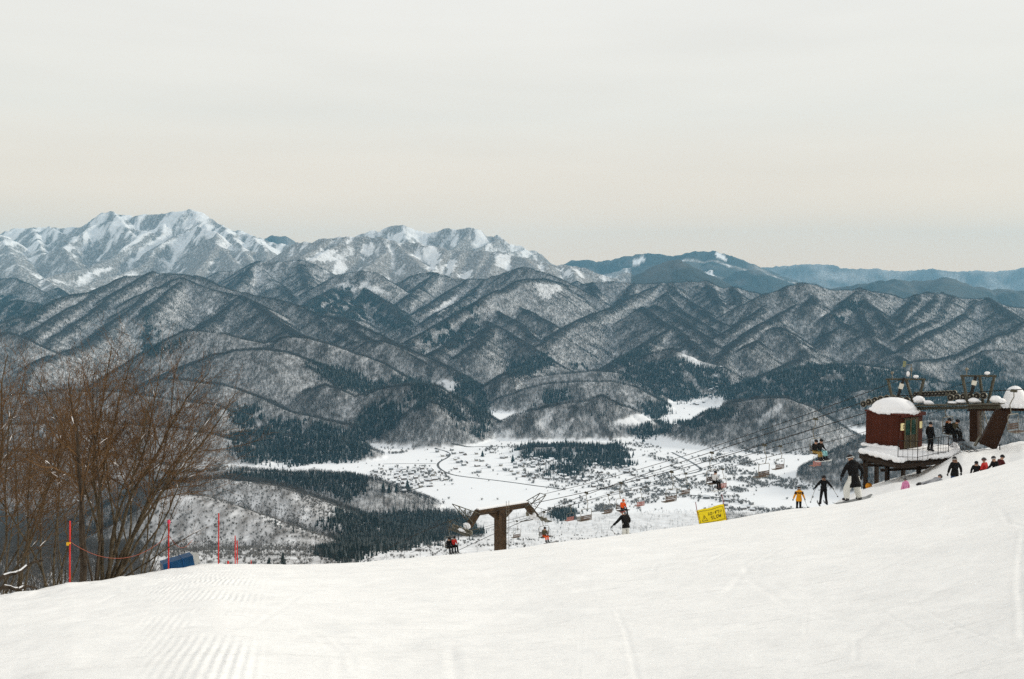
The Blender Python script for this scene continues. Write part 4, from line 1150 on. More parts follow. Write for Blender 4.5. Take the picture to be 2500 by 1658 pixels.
SH = [('low leafless scrub poking out at the left snow rim', [(20,1452,28.5,60,1340,.2,.02),(30,1452,28.6,110,1330,.2,.02),(10,1452,28.6,10,1330,.2,.02),(35,1452,28.7,130,1390,.1,.018)]),
 ('leafless scrub between the rim and the first red pole', [(90,1442,29.5,70,1320,.2,.02),(100,1442,29.6,140,1320,.2,.02),(105,1442,29.6,160,1370,.2,.02),(85,1442,29.7,40,1370,.1,.018)]),
 ('thin leafless scrub under the fanning tree', [(350,1408,31.5,330,1330,.2,.016),(360,1408,31.6,395,1320,.2,.016),(370,1406,31.6,400,1370,.2,.016)]),
 ('leafless scrub between the first red pole and the dark trunk', [(140,1438,30.5,110,1310,.2,.02),(150,1438,30.6,170,1300,.2,.02),(155,1437,30.6,190,1340,.2,.02)])]
for i, (lab, st) in enumerate(SH):
    tree('shrub', lab, st, 60 + i, maxlev=3, dens=.8, cat='shrub')
# snow-dusted fallen branches at the left rim
for i, (a_, b_, lab) in enumerate([((0,1437),(90,1434),'snow dusted fallen branch lying along the left rim'), ((-5,1418),(105,1365),'dark fallen branch slanting up out of the left rim')]):
    mb = MB(); p0, p1 = P(*a_, 28.2), P(*b_, 29.4)
    pts = [p0.lerp(p1, k / 8) + Vector((0, 0, .05 * math.sin(k * 1.3))) for k in range(9)]
    mb.tube(pts, [.06 - .004 * k for k in range(9)], 6)
    sn = MB(); sn.tube([q + Vector((0, 0, .045)) for q in pts[1:6]], .03, 5)
    o = build('fallen_branch', mb, BARKD, origin=p0); build('snow', sn, SNOW, o)
    tag(o, lab, 'branch')

# ------------------------------------------------------------------ red boundary poles, rope, blue mat
RED = mat('red_plastic', (.55, .035, .03), .45, var=.15, scale=5)
YEL = mat('yellow_plastic', (.75, .42, .03), .5, var=.1)
def pole(px, yt, yb, Y, lab, rad=.022, cap=None, tagx=False):
    b_ = P(px, yb, Y); b_.z = min(b_.z, float(snow_z(np.array(b_.x), np.array(b_.y)))) - .08
    t_ = P(px + (1 if yb - yt > 100 else 0), yt, Y)
    mb = MB(); mb.tube([b_, b_.lerp(t_, .5), t_], rad, 8)
    o = build('boundary_pole', mb, RED, origin=b_)
    if cap:
        c = MB(); c.ball(t_ - Vector((0, 0, .06)), (.05, .05, .075), m=0); build('cap', c, mat('pink_red_knob', (.75, .06, .12), .5), o)
    if tagx:
        c = MB(); q = P(165, 1328, Y - .05); c.box(q, (.06, .03, .09)); c.box(q + Vector((.05, 0, .02)), (.05, .04, .04)); build('clip', c, YEL, o)
    return tag(o, lab, 'pole', None), t_
pole(170, 1272, 1436, 28.0, 'tall red pole with a yellow clip beside the dark tree trunk', tagx=True)
pole(411, 1270, 1393, 31.5, 'red pole with a pink knob standing in front of the blue mat', cap=True)
pole(533, 1253, 1384, 33, 'plain tall red pole to the right of the blue mat', .020)
pole(574, 1308, 1384, 40, 'short red pole, the taller of a close pair on the crest', .022)
pole(579, 1320, 1384, 43, 'short red pole, the lower of a close pair on the crest', .022)
pole(557, 1370, 1385, 41, 'stub of a red pole barely showing over the crest near the pair', .04)
pole(613, 1368, 1384, 46, 'thin red pole tip showing over the crest beyond the pair', .02)
a_, b_ = P(170, 1322, 28.0), P(411, 1306, 31.5)
mb = MB()
pts = []
for k in range(25):
    t = k / 24; q = a_.lerp(b_, t); q.z -= 4 * .62 * t * (1 - t); pts.append(q)
mb.tube(pts, .008, 5)
tag(build('boundary_rope', mb, mat('faded_red_rope', (.30, .09, .06), .8, var=.3, scale=30), origin=a_), 'faded red rope sagging between two red poles', 'rope')
mb = MB(); q0 = P(411, 1306, 31.5); q1 = P(470, 1318, 34)
mb.tube([q0.lerp(q1, k / 8) - Vector((0, 0, .35 * math.sin(math.pi * k / 8))) for k in range(9)], .008, 5)
tag(build('boundary_rope', mb, mat('faded_red_rope', (.45, .10, .06), .8), origin=q0), 'short faded red cord trailing from the knobbed red pole', 'rope')
# padded mat: a long cushion lying on its edge
c = P(437, 1374, 33.2); ax = (P(482, 1356, 33.6) - P(395, 1382, 33.0)).normalized()
side = ax.cross(Vector((0, 0, 1))).normalized(); up = side.cross(ax)
rotm = Matrix((ax, side, up)).transposed()
t = empty('crash_mat', c - up * .2)
mb = MB(); mb.box(c - ax * .06, (1.0, .5, .36), rotm); build('cover', mb, mat('blue_vinyl', (.010, .060, .15), .45, var=.2, scale=4, bump=.3), t)
mb = MB(); mb.box(c + ax * .495, (.11, .48, .34), rotm); mb.box(c + ax * .60, (.08, .40, .28), rotm); build('end_panel', mb, mat('grey_canvas', (.42, .43, .42), .8), t)
for s in (-.3, .1):
    mb = MB(); mb.box(c + ax * s, (.03, .52, .38), rotm); build('seam', mb, mat('dark_blue_seam', (.01, .07, .20), .5), t)
tag(t, 'blue padded crash mat with grey end lying under the trees', 'crash mat')

# ------------------------------------------------------------------ yellow SLOW banner
YB = mat('yellow_banner_cloth', (.80, .62, .02), .6, var=.06, scale=2.5)
INK = mat('black_print', (.03, .025, .02), .6)
BY_ = 44.0
tl, tr, bl, br = P(1700,1247,BY_), P(1766,1231,BY_ + .3), P(1708,1284,BY_), P(1774,1270,BY_ + .3)
t = empty('slow_banner', (bl + br) / 2 - Vector((0, 0, .3)))
def bq(a, b, off=0.0):
    """banner place: a across 0..1, b down 0..1"""
    q = tl.lerp(tr, a).lerp(bl.lerp(br, a), b)
    nrm = (tr - tl).cross(bl - tl).normalized()
    if nrm.y > 0: nrm = -nrm
    return q + nrm * (off + .022 * math.sin(a * 7 + b * 2) * (1 - .3 * b)) + Vector((0, 0, .018 * math.sin(a * 9)))
mb = MB(); nx, ny = 16, 8
g0 = [bq(i / nx, j / ny) for j in range(ny + 1) for i in range(nx + 1)]
g1 = [bq(i / nx, j / ny, -.006) for j in range(ny + 1) for i in range(nx + 1)]
off = len(g0); W_ = nx + 1
fs = [(j * W_ + i, j * W_ + i + 1, (j + 1) * W_ + i + 1, (j + 1) * W_ + i) for j in range(ny) for i in range(nx)]
mb.add(g0 + g1, fs + [tuple(off + k for k in f[::-1]) for f in fs] + [(i, i + 1, off + i + 1, off + i) for i in range(nx)] + [(ny * W_ + i, ny * W_ + i + 1, off + ny * W_ + i + 1, off + ny * W_ + i) for i in range(nx)])
build('banner', mb, YB, t)
def stroke(mb, pts, w):
    """printed line on the banner, following its folds"""
    fine = []
    for i in range(len(pts) - 1):
        (a0, b0), (a1, b1) = pts[i], pts[i + 1]
        k = max(2, int(8 * math.hypot(a1 - a0, (b1 - b0) * .5)) + 1)
        fine += [(a0 + (a1 - a0) * q / k, b0 + (b1 - b0) * q / k) for q in range(k)]
    fine.append(pts[-1])
    for i in range(len(fine) - 1):
        (a0, b0), (a1, b1) = fine[i], fine[i + 1]
        dx, dy = (a1 - a0) * 1.22, (b1 - b0) * .7
        L = math.hypot(dx, dy) + 1e-9
        px_, py_ = -dy / L * w / 1.22, dx / L * w / .7
        mb.add([bq(a0 - px_, b0 - py_, .004), bq(a1 - px_, b1 - py_, .004), bq(a1 + px_, b1 + py_, .004), bq(a0 + px_, b0 + py_, .004)], [(0, 1, 2, 3)])
mb = MB(); stroke(mb, [(.05,.13),(.95,.13),(.95,.90),(.05,.90),(.05,.13)], .008); build('border', mb, INK, t)
mb = MB(); stroke(mb, [(.13,.78),(.23,.42),(.33,.78),(.13,.78)], .010); stroke(mb, [(.23,.53),(.23,.67)], .010); stroke(mb, [(.23,.71),(.23,.745)], .012); build('warning_triangle', mb, INK, t)
def glyphs(spec, x0, y0, cw, ch, w, name):
    mb = MB()
    for k, strokes in enumerate(spec):
        for s_ in strokes:
            stroke(mb, [(x0 + cw * (k + .1 + .8 * a), y0 + ch * b) for a, b in s_], w)
    build(name, mb, INK, t)
KANA = [[[(.1,.15),(.8,.15),(.55,.6),(.05,.95)],[(.5,.55),(.95,.95)]], [[(.1,.15),(.9,.15),(.9,.9),(.1,.9),(.1,.15)]], [[(.05,.5),(.95,.5)]],
        [[(.35,.1),(.05,.55)],[(.3,.2),(.75,.2),(.55,.65),(.15,.98)],[(.25,.45),(.6,.65)],[(.78,.0),(.84,.16)],[(.94,.0),(1.0,.16)]],
        [[(.5,.0),(.5,.2)],[(.1,.45),(.1,.2),(.9,.2),(.8,.65),(.35,.98)]], [[(.1,.2),(.35,.35)],[(.1,.9),(.55,.75),(.95,.25)]]]
glyphs(KANA, .37, .27, .088, .20, .0105, 'kana_lettering')
SLOW_ = [[[(.95,.15),(.6,.02),(.15,.15),(.15,.4),(.85,.6),(.85,.88),(.4,1),(.05,.85)]], [[(.15,0),(.15,1),(.9,1)]], [[(.5,0),(.1,.25),(.1,.75),(.5,1),(.9,.75),(.9,.25),(.5,0)]], [[(0,0),(.25,1),(.5,.3),(.75,1),(1,0)]]]
glyphs(SLOW_, .46, .54, .095, .20, .0115, 'slow_lettering')
for (a0, b0, a1, b1, Yp) in ((1698,1226,1709,1288,BY_), (1762,1206,1776,1279,BY_ + .3)):
    p1 = P(a0, b0, Yp); p0 = P(a1, b1, Yp); dd = (p0 - p1).normalized()
    mb = MB(); mb.tube([p1, p0, p0 + dd * .5], .016, 7); build('post', mb, mat('dark_red_pole', (.20, .03, .03), .5), t)
tag(t, 'yellow SLOW warning banner with black print on two thin red poles', 'banner')

# ------------------------------------------------------------------ chairlift: ropes, tower, chairs
RUST = mat('rust_brown_steel', (.050, .032, .019), .75, metal=.1, var=.35, scale=2.5, bump=.3, col2=(.085, .055, .032))
STEEL = mat('weathered_grey_steel', (.075, .072, .055), .6, metal=.35, var=.3, scale=5)
DARKST = mat('black_steel', (.025, .024, .022), .6, metal=.3, var=.25)
GALV = mat('pale_galvanised_steel', (.20, .19, .155), .55, metal=.4, var=.2)
WOOD = mat('brown_seat_slats', (.10, .07, .055), .8, var=.3, scale=10)
PINK = mat('faded_red_mesh', (.34, .15, .13), .8, var=.15, scale=12)
LD = Vector((-.576, .818, 0)); LN = Vector((.818, .576, 0))
CD = (Vector((22.6, 62.8, 0)) - Vector((-4.3, 85.3, 0))).normalized() * -1
def plan(px, S):
    """where the upright plane through a pixel column meets a rope's plan line"""
    u = ray(px, 1100)[0]
    D_ = CD if S is SCc else LD
    tt = (S.x - u * S.y) / (u * D_.y - D_.x)
    return S + D_ * tt
SB = Vector((19.8, 65, 0)); SCc = Vector((-4.3, 85.3, 0)); SD = Vector((16.6, 95, 0)); SE = Vector((21.2, 100, 0))
def rope_pts(S, pix):
    out = []
    for x, y in pix:
        q = plan(x, S); q.z = ray(x, y)[1] * q.y; out.append(q)
    return out
def zrope(pts, q):
    ds = [(p - pts[0]).xy.length for p in pts]
    return float(np.interp((q - pts[0]).xy.length, ds, [p.z for p in pts]))
ROPES = {
 'B': (SB, [(2500,950),(2400,956),(2312,962),(2214,966),(2167,966),(2123,976),(2050,1001),(1987,1022),(1730,1106),(1515,1177),(1332,1245),(1310,1259),(1200,1305),(1000,1400)]),
 'C': (SCc, [(2290,955),(2230,974),(2100,1011),(1880,1081),(1700,1134),(1650,1148),(1432,1203),(1128,1264),(1098,1271),(1000,1310),(850,1390)]),
 'D': (SD, [(2300,990),(2119,1028),(1897,1090),(1668,1157),(1486,1206),(1300,1262),(1150,1300),(1000,1350)]),
 'E': (SE, [(2300,1000),(2050,1072),(1975,1090),(1773,1143),(1565,1193),(1393,1232),(1200,1280),(1050,1330)])}
RP = {}
names = {'B': 'black haul rope running to the station sheaves, carrying the riders', 'C': 'black haul rope on the near side of the lift tower', 'D': 'thin black haul rope of the farther lift, on its near side', 'E': 'thin black haul rope carrying the red-backed empty chairs'}
def smooth_pts(pts):
    out = []
    for i in range(len(pts) - 1):
        for k in range(4): out.append(pts[i].lerp(pts[i + 1], k / 4))
    out.append(pts[-1])
    for _ in range(3): out = [out[0]] + [(out[i - 1] + out[i] * 2 + out[i + 1]) / 4 for i in range(1, len(out) - 1)] + [out[-1]]
    return out
for k, (S, pix) in ROPES.items():
    RP[k] = smooth_pts(rope_pts(S, pix))
    mb = MB(); mb.tube(RP[k], .024 if k in 'BC' else .022, 6)
    tag(build('haul_rope', mb, DARKST, origin=RP[k][0]), names[k], 'cable')
cab = smooth_pts(rope_pts(SB + LN * .3, [(2203,924),(1998,1002),(1700,1106),(1450,1178),(1329,1206)]))
mb = MB(); mb.tube(cab, .020, 6)
tag(build('signal_cable', mb, DARKST, origin=cab[0]), 'uppermost black cable strung from the tower truss to the station frame', 'cable')
cab = smooth_pts(rope_pts(SB + LN * 2.5, [(2420,918),(2348,937),(2267,962),(2100,1012),(1900,1072),(1700,1128),(1500,1182)]))
mb = MB(); mb.tube(cab, .012, 5)
tag(build('signal_cable', mb, DARKST, origin=cab[0]), 'thin black cable leading to the farther station frame', 'cable')

# tower
TB = (SB + LD * 30.5 - LN * 4.0)
Rt = Matrix((LN, LD, Vector((0, 0, 1)))).transposed()
def TZ(py): return ray(1221, py)[1] * TB.y
tw = empty('lift_tower', (TB.x, TB.y, TZ(1375)))
def tp(x, py, y=0.0): return TB + LN * x + LD * y + Vector((0, 0, TZ(py)))
mb = MB(); mb.beam(tp(0, 1375), tp(0, 1243), .80, .80, up=LD); build('column', mb, RUST, tw)
mb = MB()
mb.beam(tp(-2.45, 1242), tp(2.85, 1242), .55, .46)
build('crossbeam', mb, RUST, tw)
for s, x0, x1 in ((-1, -2.35, -3.35), (1, 2.75, 3.85)):
    mb = MB(); mb.beam(tp(x0, 1240), tp(x1, 1273), .50, .42, up=LD); build('drop_arm', mb, RUST, tw)
    mb = MB(); mb.add([tp(s * .38, 1250, -.2), tp(s * 1.25, 1250, -.2), tp(s * .38, 1268, -.2), tp(s * .38, 1250, .2), tp(s * 1.25, 1250, .2), tp(s * .38, 1268, .2)], [(0, 1, 2), (5, 4, 3), (0, 3, 4, 1), (1, 4, 5, 2), (2, 5, 3, 0)]); build('haunch', mb, RUST, tw)
    # truss of the working platform
    mb = MB()
    tips = (tp(s * 4.75, 1216 if s < 0 else 1222), tp(s * 2.4, 1244), tp(s * 3.2, 1262))
    for yy in (-.45, .45):
        A_, B_, C_ = [q + LD * yy for q in tips]
        mb.tube([A_, B_], .04, 5); mb.tube([A_, C_], .04, 5)
        for k in (.35, .6, .8): mb.tube([A_.lerp(B_, k), A_.lerp(C_, min(1, k + .12))], .022, 4); mb.tube([A_.lerp(C_, k), A_.lerp(B_, k)], .022, 4)
    for q in tips: mb.tube([q - LD * .45, q + LD * .45], .035, 5)
    build('truss', mb, STEEL, tw)
    sh = MB(); sh.beam(tp(s * 4.0, 1276, -1.5), tp(s * 4.0, 1276, 1.5), .12, .16); o = build('sheave_beam', sh, STEEL, tw)
    for k in range(6):
        w = MB(); w.disc(tp(s * 4.0, 1277, -1.4 + k * .56), LN, .22, .09, 14); w.disc(tp(s * 4.0, 1277, -1.4 + k * .56), LN, .08, .13, 8); build('sheave_wheel', w, GALV, o)
    mb = MB(); mb.beam(tp(s * 4.35, 1282, -1.6), tp(s * 4.35, 1282, 1.6), .45, .05); mb.beam(tp(s * 2.2, 1282), tp(s * 4.4, 1282), .10, .06)
    for yy in (-1.5, 0, 1.5): mb.tube([tp(s * 4.55, 1282, yy), tp(s * 4.55, 1258, yy)], .02, 4)
    mb.tube([tp(s * 4.55, 1258, -1.5), tp(s * 4.55, 1258, 1.5)], .02, 4); build('catwalk', mb, STEEL, tw)
    mb = MB(); mb.ball(tp(s * 3.55, 1270), (.18, .5, .26), Rt, lump=.16, nu=14, nv=8, seed=3); mb.ball(tp(s * 3.9, 1279), (.40, .6, .18), Rt, lump=.10, nu=14, nv=8, seed=5); build('snow_heap', mb, SNOW, tw, smooth=True)
mb = MB(); mb.beam(tp(-2.4, 1234.3), tp(2.8, 1234.3), .46, .12); build('snow_cover', mb, SNOW, tw)
mb = MB()
for xx in (.30, .58):
    mb.tube([tp(xx, 1375, -.50), tp(xx, 1222, -.50)], .022, 5)
for k in range(18): mb.tube([tp(.30, 1372 - k * 7.4, -.50), tp(.58, 1372 - k * 7.4, -.50)], .014, 4)
build('ladder', mb, GALV, tw)
tag(tw, 'rust-brown T-shaped lift tower with snow on its arms', 'lift tower')

# chairs
def make_chair(drop, red):
    t = empty('lift_chair', (0, 0, 0))
    f = -drop + .95
    mb = MB(); mb.box((0, 0, -.03), (.12, .34, .12)); mb.tube([(0, -.14, .03), (0, .14, .03)], .045, 8); build('grip', mb, STEEL, t, local=True)
    mb = MB()
    mb.tube([(0, 0, -.05), (0, .02, -.35), (0, -.14, -.65), (0, -.20, -.9 * (drop - .95) / 1.45), (0, -.12, f + .06), (0, 0, f)], .027, 7)
    build('hanger', mb, GALV, t, local=True)
    mb = MB()
    for s in (-1, 1):
        mb.tube([(0, 0, f), (s * .46, 0, f), (s * .53, 0, f - .08), (s * .54, .02, f - .78), (s * .54, .04, f - .92), (s * .54, .42, f - .95), (s * .54, .50, f - .88)], .022, 6)
    mb.tube([(-.54, .04, f - .92), (.54, .04, f - .92)], .018, 5); mb.tube([(-.54, .44, f - .95), (.54, .44, f - .95)], .018, 5)
    build('frame', mb, GALV, t, local=True)
    for k in range(4):
        mb = MB(); mb.box((0, .09 + k * .105, -drop + .02), (1.06, .085, .035)); build('seat_slat', mb, WOOD if not red else PINK, t, local=True)
    for k in range(3):
        mb = MB(); mb.box((0, .0, -drop + .17 + k * .12), (1.08, .03, .085)); build('back_slat', mb, PINK if red else WOOD, t, local=True)
    if red:
        mb = MB()
        for xx in (-.54, -.18, .18, .54): mb.box((xx, -.02, -drop + .25), (.03, .03, .46))
        mb.box((0, -.02, -drop + .49), (1.1, .03, .03)); mb.box((0, -.02, -drop + .02), (1.1, .03, .03))
        build('back_frame', mb, PINK, t, local=True)
    return t
def place_chair(proto, first, px, rope, face, lab, group=None, swing=0):
    q = plan(px, ROPES[rope][0]); q.z = zrope(RP[rope], q)
    o = proto if first else copy_tree(proto)
    o.location = q - Vector((0, 0, .04))
    d = -LD if face == 'up' else LD
    o.rotation_euler = (0, 0, math.atan2(d.y, d.x) - math.pi / 2 + swing)
    for kk in ('label', 'group'):
        if kk in o: del o[kk]
    return tag(o, lab, 'chairlift chair', group)
c1, c2, c3 = make_chair(2.25, False), make_chair(2.05, False), make_chair(1.95, True)
CH = {}
CH['pair'] = place_chair(c1, True, 1990, 'B', 'up', 'lift chair carrying two riders with a snowboard')
CH['white'] = place_chair(c1, False, 1738, 'B', 'up', 'lift chair carrying one rider in a white jacket')
CH['orange'] = place_chair(c1, False, 1517, 'B', 'up', 'lift chair carrying a rider in an orange-red jacket')
CH['redpants'] = place_chair(c1, False, 1328, 'B', 'up', 'lift chair carrying a rider in red trousers by the tower')
CH['arrive'] = place_chair(c1, False, 2312, 'B', 'up', 'lift chair with two riders arriving at the station deck')
CH['edge'] = place_chair(c1, False, 2471, 'B', 'up', 'empty lift chair past the slanted leg of the station')
CH['left'] = place_chair(c1, False, 1098, 'C', 'up', 'lift chair carrying two riders, one in black and one in red')
for x, lab in ((1866, 'empty slatted chair beside another below the two snowboard riders'), (1640, 'empty slatted chair, the nearer of a pair left of the rider in white'), (1432, 'empty slatted chair hanging near the pale lodge')):
    place_chair(c1, False, x, 'C', 'down', lab)
for i, (x, lab) in enumerate(((1905, 'small empty chair close behind a larger one below the snowboard riders'), (1675, 'small empty chair, the farther of a pair left of the rider in white'), (1486, 'small empty chair below the rider in the orange-red jacket'), (1262, 'small empty chair just right of the lift tower column'))):
    place_chair(c2, i == 0, x, 'D', 'down', lab)
for i, (x, lab) in enumerate(((1995, 'red-backed empty chair hanging below the snowboard riders'), (1765, 'red-backed empty chair hanging above the yellow banner'), (1565, 'red-backed empty chair between the skier in black and the banner'), (1393, 'red-backed empty chair between the tower and the skier in black'))):
    place_chair(c3, i == 0, x, 'E', 'down', lab)
# gate posts and small frames near the snow by the tower
mb = MB()
for a_, b_ in (((1098,1355),(1099,1333)),((1099,1333),(1117,1331)),((1117,1331),(1118,1357)),((1104,1350),(1112,1346)),((1112,1346),(1112,1358))):
    mb.tube([P(*a_, 88), P(*b_, 88)], .035, 5)
p0 = P(1098, 1360, 88)
tag(build('metal_frame', mb, GALV, origin=p0), 'thin bent metal frame sticking out of the snow below the two riders', 'frame')
# ------------------------------------------------------------------ top station
REDW = mat('dark_red_painted_wall', (.055, .0125, .006), .6, var=.22, scale=1.5, bump=.15)
REDD = mat('deep_red_trim', (.075, .018, .012), .6, var=.2)
GLASS = mat('dark_green_glass', (.02, .05, .04), .08, var=.4, scale=3, spec=.6)
DOOR = mat('brown_metal_door', (.06, .05, .032), .5, var=.2)
PALEY = mat('pale_yellow_panel', (.75, .66, .36), .6, var=.05)
TIMB = mat('black_brown_timber', (.028, .020, .015), .85, var=.3, scale=4)
corner = P(2195, 1098, 57.0)
ZD = corner.z
A35 = R(57)
vl = Vector((-math.cos(A35), math.sin(A35), 0)); vr = Vector((math.sin(A35), math.cos(A35), 0))    # the hut's two visible walls run this way
def HP(a, b_, z): return Vector((corner.x, corner.y, ZD)) + vl * a + vr * b_ + Vector((0, 0, z))
Rh = Matrix((vl, vr, Vector((0, 0, 1)))).transposed()
hut = empty('lift_hut', HP(1.15, 1.1, 0))
HW, HD, HH_ = 2.30, 2.15, 1.98
mb = MB()
def hbox(mb, a0, a1, b0, b1, z0, z1, m=0):
    pts = [HP(a, b_, z) for z in (z0, z1) for a, b_ in ((a0, b0), (a1, b0), (a1, b1), (a0, b1))]
    mb.add(pts, [(3, 2, 1, 0), (4, 5, 6, 7), (0, 1, 5, 4), (1, 2, 6, 5), (2, 3, 7, 6), (3, 0, 4, 7)], m)
hbox(mb, 0, HW, 0, HD, 0, HH_); wall = build('wall', mb, REDW, hut)
# cladding sheets, each a little proud of the joint
for k in range(6):
    mb = MB(); hbox(mb, .05 + k * .372, .05 + k * .372 + .362, -.018, -.002, .04, HH_ - .02); build('wall_panel', mb, REDW, wall)
mb = MB(); hbox(mb, -.06, HW + .06, -.06, HD + .06, HH_ + .003, HH_ + .09); hbox(mb, -.14, -.062, .0, HD + .1, HH_ - .12, HH_ + .08); build('roof', mb, REDD, hut)
mb = MB(); mb.ball(HP(HW / 2 + .05, HD / 2 + .05, HH_ + .10), (1.32, 1.25, .76), Rh, lump=.015, nu=28, nv=18, zmin=-.10, seed=8)
for k in range(26):   # drooping rim
    a = 2 * math.pi * k / 26
    mb.ball(HP(HW / 2 + .05 + 1.24 * math.cos(a), HD / 2 + .05 + 1.17 * math.sin(a), HH_ + .10), (.24, .24, random.uniform(.10, .17)), nu=8, nv=6)
build('roof_snow', mb, SNOW, hut, smooth=True)
# door wall (faces right of the corner)
mb = MB(); hbox(mb, -.03, -.002, .42, 1.72, .02, 1.80); door = build('door', mb, DOOR, hut)
for b0, b1 in ((.50, .92), (1.06, 1.44)):
    mb = MB(); hbox(mb, -.045, -.032, b0, b1, .80, 1.66); build('pane', mb, GLASS, door)
for b0, b1, z0, z1 in ((.95, 1.01, .05, 1.76), (1.48, 1.54, .05, 1.76), (.42, .47, .05, 1.78)):
    mb = MB(); hbox(mb, -.06, -.033, b0, b1, z0, z1); build('frame', mb, mat('yellow_brown_frame', (.13, .10, .05), .6), door)
mb = MB(); hbox(mb, -.09, -.06, .90, .94, .80, .95); build('handle', mb, GALV, door)
mb = MB(); hbox(mb, -.05, -.004, .08, .36, 1.10, 1.52); pn = build('notice_panel', mb, PALEY, hut)
mb = MB(); hbox(mb, -.056, -.052, .26, .30, 1.20, 1.42); hbox(mb, -.056, -.052, .30, .33, 1.38, 1.42); hbox(mb, -.056, -.052, .30, .33, 1.20, 1.24); build('print', mb, INK, pn)
mb = MB(); hbox(mb, -.05, -.004, 1.82, 2.05, 1.10, 1.50); build('notice_panel', mb, PALEY, hut)
mb = MB(); hbox(mb, -.028, -.002, 1.74, 1.80, .0, 1.9); build('pilaster', mb, REDD, hut)
tag(hut, 'dark red lift hut with a dome of snow on its roof', 'hut')

# deck on timber posts
dk = [G(x, y, ZD - .02) for x, y in ((2101,1097),(2190,1120),(2316,1108),(2338,1096),(2330,1086),(2150,1080))]
deck = empty('station_deck', sum(dk, Vector()) / 6)
dkp = [(q.x, q.y) for q in dk]
mb = MB(); mb.prism(dkp, ZD - .34, ZD - .16); build('boards', mb, TIMB, deck)
mb = MB(); mb.prism(dkp, ZD - .157, ZD - .02)
cx_, cy_ = sum(q[0] for q in dkp) / 6, sum(q[1] for q in dkp) / 6
for i in range(6):
    a_, b_ = Vector((*dkp[i], ZD - .06)), Vector((*dkp[(i + 1) % 6], ZD - .06))
    if i > 3: continue
    k = max(3, int((b_ - a_).length / .22))
    for j in range(k):
        mb.ball(a_.lerp(b_, (j + .5) / k) + Vector((0, 0, random.uniform(-.06, .03))), (.20, .20, random.uniform(.10, .19)), nu=8, nv=6)
for j in range(9):      # drift against the hut wall
    mb.ball(HP(.1 + j * .27, -.16, .02), (.22, .22, random.uniform(.08, .22)), nu=8, nv=6)
build('snow', mb, SNOW, deck, smooth=True)
mb = MB()
for i in (0, 1, 2): mb.beam(Vector((*dkp[i], ZD - .44)), Vector((*dkp[i + 1], ZD - .44)), .16, .20)
mb.beam(Vector((*dkp[0], ZD - .44)), Vector((*dkp[5], ZD - .44)), .16, .2); mb.beam(Vector((*dkp[0], ZD - .44)) .lerp(Vector((*dkp[1], ZD - .44)), .6), Vector((*dkp[4], ZD - .44)), .16, .2)
build('joists', mb, TIMB, deck)
for px_, yb, Yp in ((2113,1198,59.6),(2166,1178,58.2),(2243,1160,58.5),(2140,1172,62.5),(2205,1160,61.5)):
    top = P(px_, 1100, Yp); top.z = ZD - .42
    bot = P(px_, yb, Yp); bot.z = min(bot.z, float(snow_z(np.array(bot.x), np.array(bot.y)))) - .1
    mb = MB(); mb.beam(bot, top, .20, .20, up=LN); o = build('post', mb, TIMB, deck)
    mb = MB()
    for s in (-1, 1): mb.beam(top - Vector((0, 0, .9)), top + LN * s * .55 - Vector((0, 0, .08)), .10, .12)
    build('brace', mb, TIMB, o)
for (a0, a1) in (((2100,1135,60.5),(2260,1139,60.5)), ((2150,1148,60.0),(2300,1140,60.0)), ((2170,1130,61),(2290,1118,61)), ((2110,1130,62),(2240,1112,62))):
    mb = MB(); mb.beam(P(*a0), P(*a1), .14, .16); build('cross_beam', mb, TIMB, deck)
rl = [(2192,1119),(2240,1121),(2290,1110),(2315,1108)]
mb = MB()
rq = [G(x, y, ZD - .02) for x, y in rl]
for h in (.98, .52, .10): mb.tube([q + Vector((0, 0, h)) for q in rq], .022 if h > .9 else .014, 5)
for i in range(3):
    for k in range(5): mb.tube([rq[i].lerp(rq[i + 1], k / 4) - Vector((0, 0, .3)), rq[i].lerp(rq[i + 1], k / 4) + Vector((0, 0, .98))], .022 if k in (0, 4) else .010, 5)
build('railing', mb, DARKST, deck)
sa, sb = P(2316, 1106, 58.5), P(2392, 1119, 55.5)
for side_ in (0, .9):
    mb = MB(); off_ = Vector((.25, .75, 0)) * side_
    for h in (.98, .5, .1): mb.tube([sa + off_ + Vector((0, 0, h * .9)), sb + off_ + Vector((0, 0, h * .30))], .02, 5)
    for k in range(9): q = sa.lerp(sb, k / 8) + off_; mb.tube([q - Vector((0, 0, .4)), q + Vector((0, 0, .88 - .6 * k / 8))], .012, 4)
    build('stair_rail', mb, DARKST, deck)
for k in range(7):
    q = sa.lerp(sb, (k + .5) / 7) + Vector((.11, .34, -.12)); mb = MB(); mb.box(q, (.36, .95, .05), Matrix.Rotation(-.3, 3, 'Z')); build('stair_tread', mb, TIMB, deck)
tag(deck, 'snow-covered timber deck on dark posts under the red hut', 'deck')

# drive station: slanted leg, column, sheave trains, frames
st = empty('lift_station', P(2410, 1098, 57))
mb = MB()
f0 = [P(2391,1082,57), P(2432,1101,57), P(2469,1006,56.5), P(2433,1000,56.5)]
bk_ = [q + Vector((.30, .75, 0)) for q in f0]
mb.add(f0 + bk_, [(0, 1, 2, 3), (7, 6, 5, 4), (0, 4, 5, 1), (1, 5, 6, 2), (2, 6, 7, 3), (3, 7, 4, 0)])
LEG = mat('dark_brown_steel_leg', (.034, .017, .010), .65, metal=.1, var=.3, scale=2)
build('slanted_leg', mb, LEG, st)
mb = MB(); mb.beam(P(2382,1078,60), P(2382,990,60), .50, .5, up=LD); build('column', mb, LEG, st)
mb = MB(); mb.beam(P(2371,994,59), P(2540,992,55), .55, .30); mb.beam(P(2371,1001,59), P(2540,1001,55), .70, .08); build('top_girder', mb, LEG, st)
